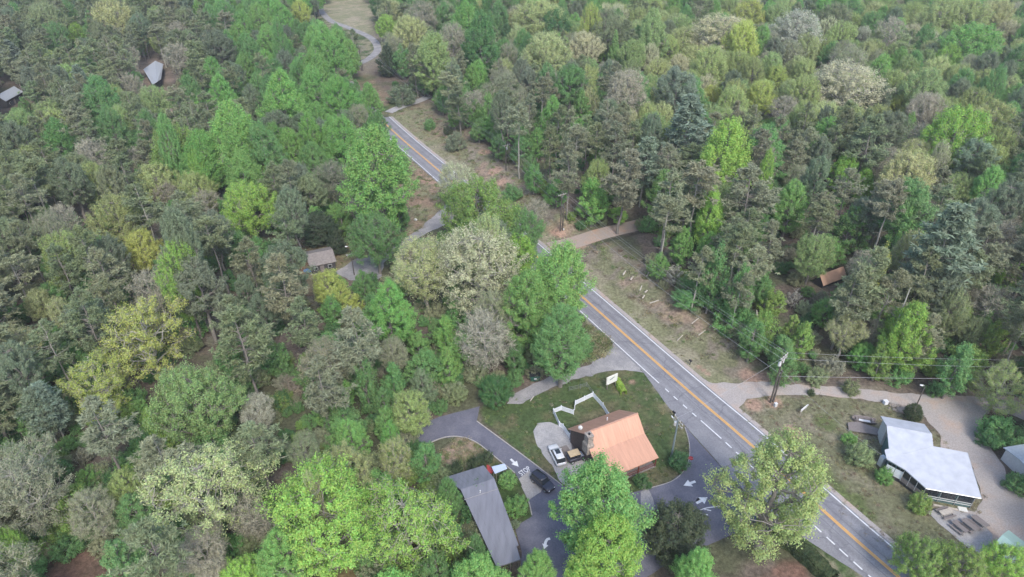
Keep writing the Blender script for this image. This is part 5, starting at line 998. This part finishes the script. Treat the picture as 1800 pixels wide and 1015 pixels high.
while yv < 520:
    half = 0.80*math.hypot(yv, 70)+30; k = int(2*half/3.0)
    for _ in range(k): cand.append((rnd.uniform(-half, half), yv+rnd.uniform(0, 3.0)))
    yv += 3.0
rnd.shuffle(cand)
for x, y in cand:
    if y < 48: continue
    z = hz(x, y); bx, by, bd = proj((x, y, z))
    if bd < 20 or not (-230 < bx < 2030): continue
    c_, ti = region(bx, min(by, 1000)-40, rnd)
    Wd = dict(T=11, O=11.5, P=9, B=8, N=8.0, G=8.2, W=10, U=5.6)[c_]*rnd.uniform(.75, 1.2)
    Hh = dict(T=20, O=16, P=16, B=15, N=20.5, G=19, W=22, U=9)[c_]*rnd.uniform(.8, 1.12)
    ok = True
    for t in near_trees(x, y):
        rr = .35*(Wd+t.W)*(.55 if (c_ == 'U') != (t.code in 'US') else 1)
        if (t.x-x)**2+(t.y-y)**2 < rr*rr: ok = False; break
    if not ok: continue
    tx, tyy, td = proj((x, y, z+Hh))
    if tyy > 1060: continue
    if clear(bx, by, 0, 0): continue
    rp = Wd*.5*FPX/td
    if any(clear(*proj((x, y, z+Hh*f))[:2], rp, .85) for f in (.3, .5, .7, .9, 1.)): continue
    # keep the crowns that the photo shows in the open: nothing taller may stand in front of them
    q = False
    for f in (.55, .75, .95):
        mx, my, md = proj((x, y, z+Hh*f)); e = ((hx-mx)/(hw+rp*.3))**2+((hy-my)/(hh+rp*.25))**2
        if np.any((e < 1) & (hd > md-2)): q = True; break
    if q: continue
    t = mk(c_, ti, x, y, z, Hh, Wd); grid.setdefault(cell(x, y), []).append(t); FILL.append(t)
bad = {id(t) for q in HANDT if q.code not in 'S' for t in FILL if covers(t, q) >= 5}
TREES[:] = [t for t in TREES if id(t) not in bad]; FILL = [t for t in FILL if id(t) not in bad]
# ------------------------------------------------------------------ planting
def jit(c, r, s=.13, hs=.05):
    k = 1+r.uniform(-s, s); return tuple(max(.01, v*k*(1+r.uniform(-hs, hs))) for v in c)
def plant(t, i):
    pr = PR[t.code][i % len(PR[t.code])]; name, word, cat_ = KIND[t.code]; r = random.Random(i*13+5)
    e = empty(name, (t.x, t.y, t.z), r.uniform(0, 6.28)); sx = t.W/(2*pr.R); sz = t.H/pr.H; e.scale = (sx, sx, sz)
    e['category'] = cat_
    a_ = bpy.data.objects.new('trunk', pr.trunk); b_ = bpy.data.objects.new('crown', pr.crown)
    for o in (a_, b_): COL.objects.link(o); o.parent = e
    b_['tint'] = [*jit(TINT[t.tint], r), 1.0]; t.obj = e; return e
# clipped dark hedge along the near edge of the road
def hedge(pts, wd, ht, label, tint):
    L = catmull(XY(pts), 6); g = np.random.default_rng(9); n = 9000; s_ = np.concatenate([[0], np.cumsum(np.hypot(*np.diff(L, axis=0).T))]); q = g.uniform(0, s_[-1], n); x, y = np.interp(q, s_, L[:, 0]), np.interp(q, s_, L[:, 1])
    a_ = g.uniform(-.25, PI+.25, n); bump_ = .8+.4*vnoise(q, q*0, 1.1, 3); o = np.cos(a_)*wd/2*bump_; z = np.maximum(np.sin(a_), 0)*ht*.55*bump_+ht*.45*(np.sin(a_) > 0)+g.uniform(-.2, .1, n); z = np.where(np.abs(np.cos(a_)) > .75, g.uniform(.1, ht*.7, n), z)
    T = np.gradient(L, axis=0); T = T/np.linalg.norm(T, axis=1)[:, None]; tx, ty = np.interp(q, s_, T[:, 0]), np.interp(q, s_, T[:, 1]); C = np.stack([x+ty*o, y-tx*o, np.maximum(z, .1)], 1); Nn = np.stack([ty*np.cos(a_), -tx*np.cos(a_), np.sin(a_)+.3], 1)+g.normal(size=(n, 3))*.4; c0_ = C.mean(0)*[1, 1, 0]
    V, F = leaves(C-c0_, Nn, g.uniform(.12, .24, n), .14, g); o_ = bpy.data.objects.new('hedge', fast_mesh('hedge', V, F, [M['leaf']])); COL.objects.link(o_); o_.location = c0_; o_['tint'] = [*tint, 1.]; tag(o_, label, 'hedge')
hedge([(1362, 938), (1390, 962), (1420, 985), (1460, 1025)], 2.4, 2.2, 'dark clipped hedge running along the near edge of the road', (.07, .10, .055)); hedge([(1084, 671), (1090, 683), (1096, 694)], 1.3, 1.2, 'short bright green hedge behind the white roadside sign', (.34, .50, .10))
vis = [t for t in TREES if t.own or True]
LIMIT = 290
byname = {}
for t in TREES:
    inside = -t.px*.5 < t.top[0] < 1800+t.px*.5 and t.bot[1] > -5 and t.top[1] < 1012
    t.ind = False; t.inside = inside
    if inside: byname.setdefault(KIND[t.code][0], []).append(t)
hand = set(map(id, HANDT))
for nme, L_ in byname.items():
    L_.sort(key=lambda t: (id(t) not in hand, -t.px*(1 if t.top[1] > 8 else .5)))
    for t in L_[:LIMIT]: t.ind = True
for i, t in enumerate(TREES):
    if t.ind: plant(t, i)
import os
if os.environ.get('DBG'):
    for q in HANDT:
        for t in TREES:
            if covers(t, q) >= 6: print('COVER', q.code, q.tint, [round(v) for v in q.top[:2]], round(q.px), 'by', t.code, t.tint, [round(v) for v in t.top[:2]], round(t.px))
FAR = [t for t in TREES if not t.ind]
print('trees', len(TREES), 'hand', len(HANDT), 'individual', sum(t.ind for t in TREES), {k: len(v) for k, v in byname.items()}, 'far', len(FAR))
# far woods and undergrowth: one object each, drawn from the same crowns by geometry nodes
def scatter(name, pts, idx, rot, scl, tint, meshes, label):
    src = bpy.data.collections.new(name+'_kinds')
    for k, (tm, cm) in enumerate(meshes):
        me = bpy.data.meshes.new(f'{name}_kind_{k:02d}'); bm = bmesh.new()
        bm.from_mesh(cm); nm = len(cm.materials); n0 = len(bm.faces); bm.from_mesh(tm); bm.faces.ensure_lookup_table()
        for f in bm.faces[n0:]: f.material_index = nm
        bm.to_mesh(me); bm.free()
        for m_ in list(cm.materials)+list(tm.materials): me.materials.append(m_)
        src.objects.link(bpy.data.objects.new(f'{name}_kind_{k:02d}', me))
    me = bpy.data.meshes.new(name); me.vertices.add(len(pts)); me.vertices.foreach_set('co', np.asarray(pts, np.float32).ravel())
    for nm_, tp, data in (('idx', 'INT', idx), ('rot', 'FLOAT', rot)):
        a_ = me.attributes.new(nm_, tp, 'POINT'); a_.data.foreach_set('value', data)
    a_ = me.attributes.new('scl', 'FLOAT_VECTOR', 'POINT'); a_.data.foreach_set('vector', np.asarray(scl, np.float32).ravel())
    a_ = me.attributes.new('tint', 'FLOAT_COLOR', 'POINT'); a_.data.foreach_set('color', np.concatenate([np.asarray(tint), np.ones((len(tint), 1))], 1).astype(np.float32).ravel())
    o = bpy.data.objects.new(name, me); COL.objects.link(o); tag(o, label, 'woodland' if 'wood' in name else 'undergrowth', kind='stuff')
    g = bpy.data.node_groups.new(name, 'GeometryNodeTree'); g.interface.new_socket('Geometry', in_out='INPUT', socket_type='NodeSocketGeometry'); g.interface.new_socket('Geometry', in_out='OUTPUT', socket_type='NodeSocketGeometry')
    N, L = g.nodes, g.links; gi, go_ = N.new('NodeGroupInput'), N.new('NodeGroupOutput')
    ci = N.new('GeometryNodeCollectionInfo'); ci.inputs['Collection'].default_value = src; ci.inputs['Separate Children'].default_value = True; ci.inputs['Reset Children'].default_value = True
    ip = N.new('GeometryNodeInstanceOnPoints'); ip.inputs['Pick Instance'].default_value = True
    def attr(nm_, tp):
        a2 = N.new('GeometryNodeInputNamedAttribute'); a2.data_type = tp; a2.inputs[0].default_value = nm_; return a2.outputs[0]
    cx = N.new('ShaderNodeCombineXYZ'); L.new(attr('rot', 'FLOAT'), cx.inputs[2])
    L.new(gi.outputs[0], ip.inputs['Points']); L.new(ci.outputs[0], ip.inputs['Instance']); L.new(attr('idx', 'INT'), ip.inputs['Instance Index'])
    L.new(cx.outputs[0], ip.inputs['Rotation']); L.new(attr('scl', 'FLOAT_VECTOR'), ip.inputs['Scale']); L.new(ip.outputs[0], go_.inputs[0])
    md = o.modifiers.new('scatter', 'NODES'); md.node_group = g; return o
codes = 'T O P B N G W U'.split(); mesh_list, first = [], {}
for c_ in codes:
    first[c_] = len(mesh_list); mesh_list += [(p.trunk, p.crown) for p in PR[c_][:3]]
r_ = random.Random(3); pts, idx, rot, scl, tn = [], [], [], [], []
for t in FAR:
    if t.code not in first: continue
    k = r_.randrange(3 if t.code != 'W' else 2); p = PR[t.code][k]
    pts.append((t.x, t.y, t.z)); idx.append(first[t.code]+k); rot.append(r_.uniform(0, 6.28)); s_ = t.W/(2*p.R); scl.append((s_, s_, t.H/p.H)); tn.append(jit(TINT[t.tint], r_))
scatter('far_woodland', pts, idx, rot, scl, tn, mesh_list, 'mixed pine and budding spring woodland filling the rest of the view')
pts, idx, rot, scl, tn = [], [], [], [], []
while len(pts) < 5200:
    y = 48+470*r_.random()**1.5; half = .78*math.hypot(y, 70)+20; x = r_.uniform(-half, half); z = hz(x, y); bx, by, bd = proj((x, y, z))
    if np.hypot(RD[:, 0]-x, RD[:, 1]-y).min() < 10: continue
    if not -60 < bx < 1860 or clear(bx, by, 14, 1) or clear(bx, by-14, 14, 1): continue
    pts.append((x, y, z)); idx.append(r_.randrange(3)); rot.append(r_.uniform(0, 6.28)); s_ = r_.uniform(.28, .8); scl.append((s_, s_, s_*r_.uniform(.6, 1.1)))
    tn.append(jit(TINT[r_.choice(['green', 'deep', 'brown', 'olive', 'fresh', 'brown', 'deep', 'grey', 'green'])], r_))
scatter('undergrowth', pts, idx, rot, scl, tn, [(p.trunk, p.crown) for p in PR['S']], 'low leafy undergrowth covering the floor of the woods')
# weeds and tufts in the grass
def tuft(seed):
    g = np.random.default_rng(seed); n = 60; c = np.concatenate([g.normal(size=(n, 2))*.34, g.uniform(.05, .2, (n, 1))], 1); T_ = g.normal(size=(n, 3))*.6+np.array([0, 0, .8])
    V, F = leaves(c, np.cross(T_, g.normal(size=(n, 3))), g.uniform(.12, .26, n), .05, g, T=T_); return fast_mesh('tuft', V, F, [M['leaf']])
class TP: pass
tm_ = [tuft(k) for k in range(3)]; stub = fast_mesh('stub', [(0, 0, 0), (.01, 0, 0), (.01, .01, 0), (0, .01, 0)], [(0, 1, 2, 3)], [M['leaf']])
pts, idx, rot, scl, tn = [], [], [], [], []
def grow(poly, n_, tints, lo, hi):
    P = np.array(poly); k = 0
    while k < n_:
        x, y = r_.uniform(P[:, 0].min(), P[:, 0].max()), r_.uniform(P[:, 1].min(), P[:, 1].max())
        if not pip(x, y, poly) or pip(x, y, P_PAD): k += .2; continue
        k += 1; pts.append((x, y, hz(x, y))); idx.append(r_.randrange(3)); rot.append(r_.uniform(0, 6.28)); s_ = r_.uniform(lo, hi); scl.append((s_*1.3, s_*1.3, s_)); tn.append(jit(r_.choice(tints), r_, .25, .1))
dry, grn, brm = (.36, .34, .22), (.22, .28, .12), (.30, .26, .19)
grow(P_YARD, 700, [dry, dry, brm], .2, .6); grow(P_LAWN, 300, [grn, grn, dry], .2, .6); grow(P_LAWN2, 250, [grn, dry], .5, 1.4); grow(P_SHOULDER, 300, [dry, grn, brm], .4, 1.2); grow(P_ISLAND, 120, [dry, grn], .4, 1.)
for k in range(1900):
    q = r_.randrange(len(RD)-1); 
    if not 100 < RD[q][1] < 250: continue
    p, d = RD[q]+(RD[q+1]-RD[q])*r_.random(), RD[q+1]-RD[q]; d = d/np.hypot(*d); o = r_.uniform(4.6, 19); x, y = p[0]+d[1]*o, p[1]-d[0]*o
    if abs(float(sdist(np.array([x]), np.array([y]), DIRT)[0])) < 4: continue
    pts.append((x, y, hz(x, y))); idx.append(r_.randrange(3)); rot.append(r_.uniform(0, 6.28)); s_ = r_.uniform(.2, .5) if o < 9 else r_.uniform(.4, 1.2); scl.append((s_*1.4, s_*1.4, s_)); tn.append(jit(r_.choice([dry, grn, dry] if o < 9 else [brm, dry, brm, grn]), r_, .25, .1))
scatter('grass_tufts', pts, idx, rot, scl, tn, [(stub, m_) for m_ in tm_], 'rough tufts of dry and green grass on the verge, bank and yards')
# ------------------------------------------------------------------ what tells each tree apart: its look, and its place beside something one can find
LMK = [('the copper roofed house', 1080, 770), ('the grey roofed building', 850, 900), ('the white roofed building', 1640, 800), ('the small dark shed', 565, 460), ('the silver roofed cabin', 268, 128), ('the orange roofed cabin', 1463, 484),
 ('the double utility pole', 1366, 660), ('the twin utility pole', 986, 365), ('the far bend in the road', 640, 95), ('the dirt drive', 1060, 412), ('the far gravel drive', 715, 184), ('the leaning dead trunk', 1570, 580), ('the green dumpster', 940, 665),
 ('the painted stop word', 922, 829), ('the left edge house', 10, 170), ('the old asphalt lot', 655, 465), ('the pole on the bank', 889, 275), ('the turn arrow', 960, 956), ('the gravel drive junction', 1640, 705), ('the hatched marking', 1232, 903)]
def words_of(t, p=''):
    s_ = ('big ' if t.px > 1.35*KMED[t.code] else 'small ' if t.px < .72*KMED[t.code] else '') if t.code in KMED else ''
    return s_+TINTW[t.tint]+' '+KIND[t.code][1]
KMED = {}
for c_ in KIND:
    q = sorted(t.px for t in TREES if t.ind and t.code == c_)
    if q: KMED[c_] = q[len(q)//2]
HERO = {(241, 408): ('the yellow crown', 'yellow round crowned tree deep in the left woods beside a lime one'), (300, 424): ('the lime crown', 'bright lime round tree touching the yellow crown in the left woods'), (340, 806): ('the spreading pale oak', 'broad pale yellow tree with white spreading limbs in the lower left woods'),
 (555, 843): ('the lime yellow oak', 'wide lime yellow tree with pale limbs near the bottom of the left woods'), (706, 872): ('the lime limbed oak', 'lime tree with long bare lower limbs left of the grey roofed building'), (655, 222): ('the tall roadside tree', 'tall bright green tree right beside the far stretch of road'),
 (838, 402): ('the whitish budding tree', 'large whitish budding tree beside the road in the middle of the photo'), (1285, 210): ('the lime dome', 'lime dome shaped tree standing clear above the right pines'), (1215, 163): ('the tiered white pine', 'blue green tiered pine with a pale trunk and bare lower branches'),
 (1500, 110): ('the cream crown', 'very large cream coloured budding crown in the upper right woods'), (1697, 190): ('the bright lime crown', 'brightest lime crown in the upper right woods'), (1616, 535): ('the lime thicket tree', 'bright lime upright tree right of the leaning dead trunk'), (1348, 768): ('the roadside oak', 'big olive yellow oak hanging over the road in front of the gravel yard'),
 (1195, 897): ('the dark round tree', 'very dark green round tree left of the big olive oak'), (1062, 818): ('the front yard tree', 'big bright green tree covering the front corner of the copper roofed house'), (1075, 913): ('the front lime tree', 'lime green tree at the bottom edge before the copper roofed house'), (870, 664): ('the lone lawn tree', 'dense dark green round tree alone at the end of the dark drive'),
 (850, 552): ('the white skeleton tree', 'almost leafless white branched tree behind the lone round tree'), (445, 698): ('the white budding tree', 'slim white budding tree with visible trunk in the lower left woods'), (155, 632): ('the yellow open tree', 'yellow open crowned tree near the left edge'), (236, 535): ('the broad yellow tree', 'broad yellow many lobed open tree in the left woods'),
 (325, 655): ('the pale green dome', 'broad pale green dome between the yellow open tree and white budding tree'), (490, 125): ('the big upright green tree', 'big bright green upright tree in the upper left cluster'), (415, 212): ('the green cluster tree', 'bright green rounded tree in front of the upper left cluster'), (681, 497): ('the bright mid tree', 'bright green upright tree in front of the old asphalt lot'),
 (928, 478): ('the tall corner tree', 'tall bright green tree at the corner by the broken drive'), (985, 430): ('the overhanging tree', 'bright green tree hanging over the road in the middle'), (1722, 42): ('the green upper crown', 'large bright green crown near the upper right corner'), (1685, 362): ('the pale tiered pine', 'large pale blue green tiered pine in the right woods'),
 (1408, 18): ('the white top crown', 'whitish budding crown near the top edge of the right woods'), (1105, 122): ('the pink budding tree', 'pinkish grey budding tree left of the blue green pine'), (845, 20): ('the deep green tree', 'tall deep green tree beside the pinkish tree near the top'), (1752, 293): ('the right edge green tree', 'bright green upright tree near the right edge of the woods'), (335, 460): ('the grey green domed pine', 'large grey green domed pine below the lime crown in the left woods')}
HT = {}
for (hx_, hy_), (ph, lb) in HERO.items():
    t = min(HANDT, key=lambda q: (q.top[0]-hx_)**2+(q.top[1]-hy_)**2); HT[id(t)] = lb; LMK.append((ph, t.mid[0], .5*(t.mid[1]+t.top[1])))
ORD = ['', 'second ', 'third ', 'fourth ', 'fifth ', 'sixth ', 'seventh ', 'eighth ', 'ninth ', 'tenth ', 'eleventh ', 'twelfth ']
cells = {}
for t in TREES:
    if not t.ind: continue
    t.obj['group'] = {'pine_tree': 'pines of the woods', 'broadleaf_tree': 'leafy trees of the woods', 'budding_tree': 'budding trees of the woods', 'bare_tree': 'bare trees of the woods', 'white_pine': 'tiered pines of the woods', 'shrub': 'shrubs along yards and drives', 'understory_tree': 'young trees under the tall ones'}.get(KIND[t.code][0], KIND[t.code][1]+' group')
    if id(t) in HT: t.obj['label'] = HT[id(t)]; continue
    x, y = t.top[0], .6*t.top[1]+.4*t.mid[1]; best = min(LMK, key=lambda q: (q[1]-x)**2+(q[2]-y)**2); dx, dy = x-best[1], y-best[2]
    dr = ('right of' if dx > 0 else 'left of') if abs(dx) > abs(dy) else ('beyond' if dy < 0 else 'in front of')
    cells.setdefault((words_of(t), dr, best[0]), []).append(((dx*dx+dy*dy), t))
for (wd, dr, ph), L_ in cells.items():
    L_.sort(key=lambda q: q[0])
    for k, (_, t) in enumerate(L_): t.obj['label'] = f'{ORD[min(k, 11)]}{"nearest " if len(L_) > 1 else ""}{wd} {dr} {ph}'.replace('nearest nearest', 'nearest')
# ------------------------------------------------------------------ spring haze: one even box of air round the camera and the whole scene
hb_ = MB().box(0, 260, -2, 1100, 900, 97).build('haze', None); hb_.data.materials.clear(); hb_['kind'] = 'stuff'
hm = bpy.data.materials.new('haze_air'); hm.use_nodes = True; hn = hm.node_tree; hn.nodes.remove(hn.nodes['Principled BSDF'])
hv = hn.nodes.new('ShaderNodeVolumePrincipled'); hv.inputs['Color'].default_value = (.88, .90, .93, 1); hv.inputs['Density'].default_value = .00019; hv.inputs['Anisotropy'].default_value = .2
hn.links.new(hv.outputs[0], hn.nodes['Material Output'].inputs['Volume']); hb_.data.materials.append(hm); S.cycles.volume_bounces = 0
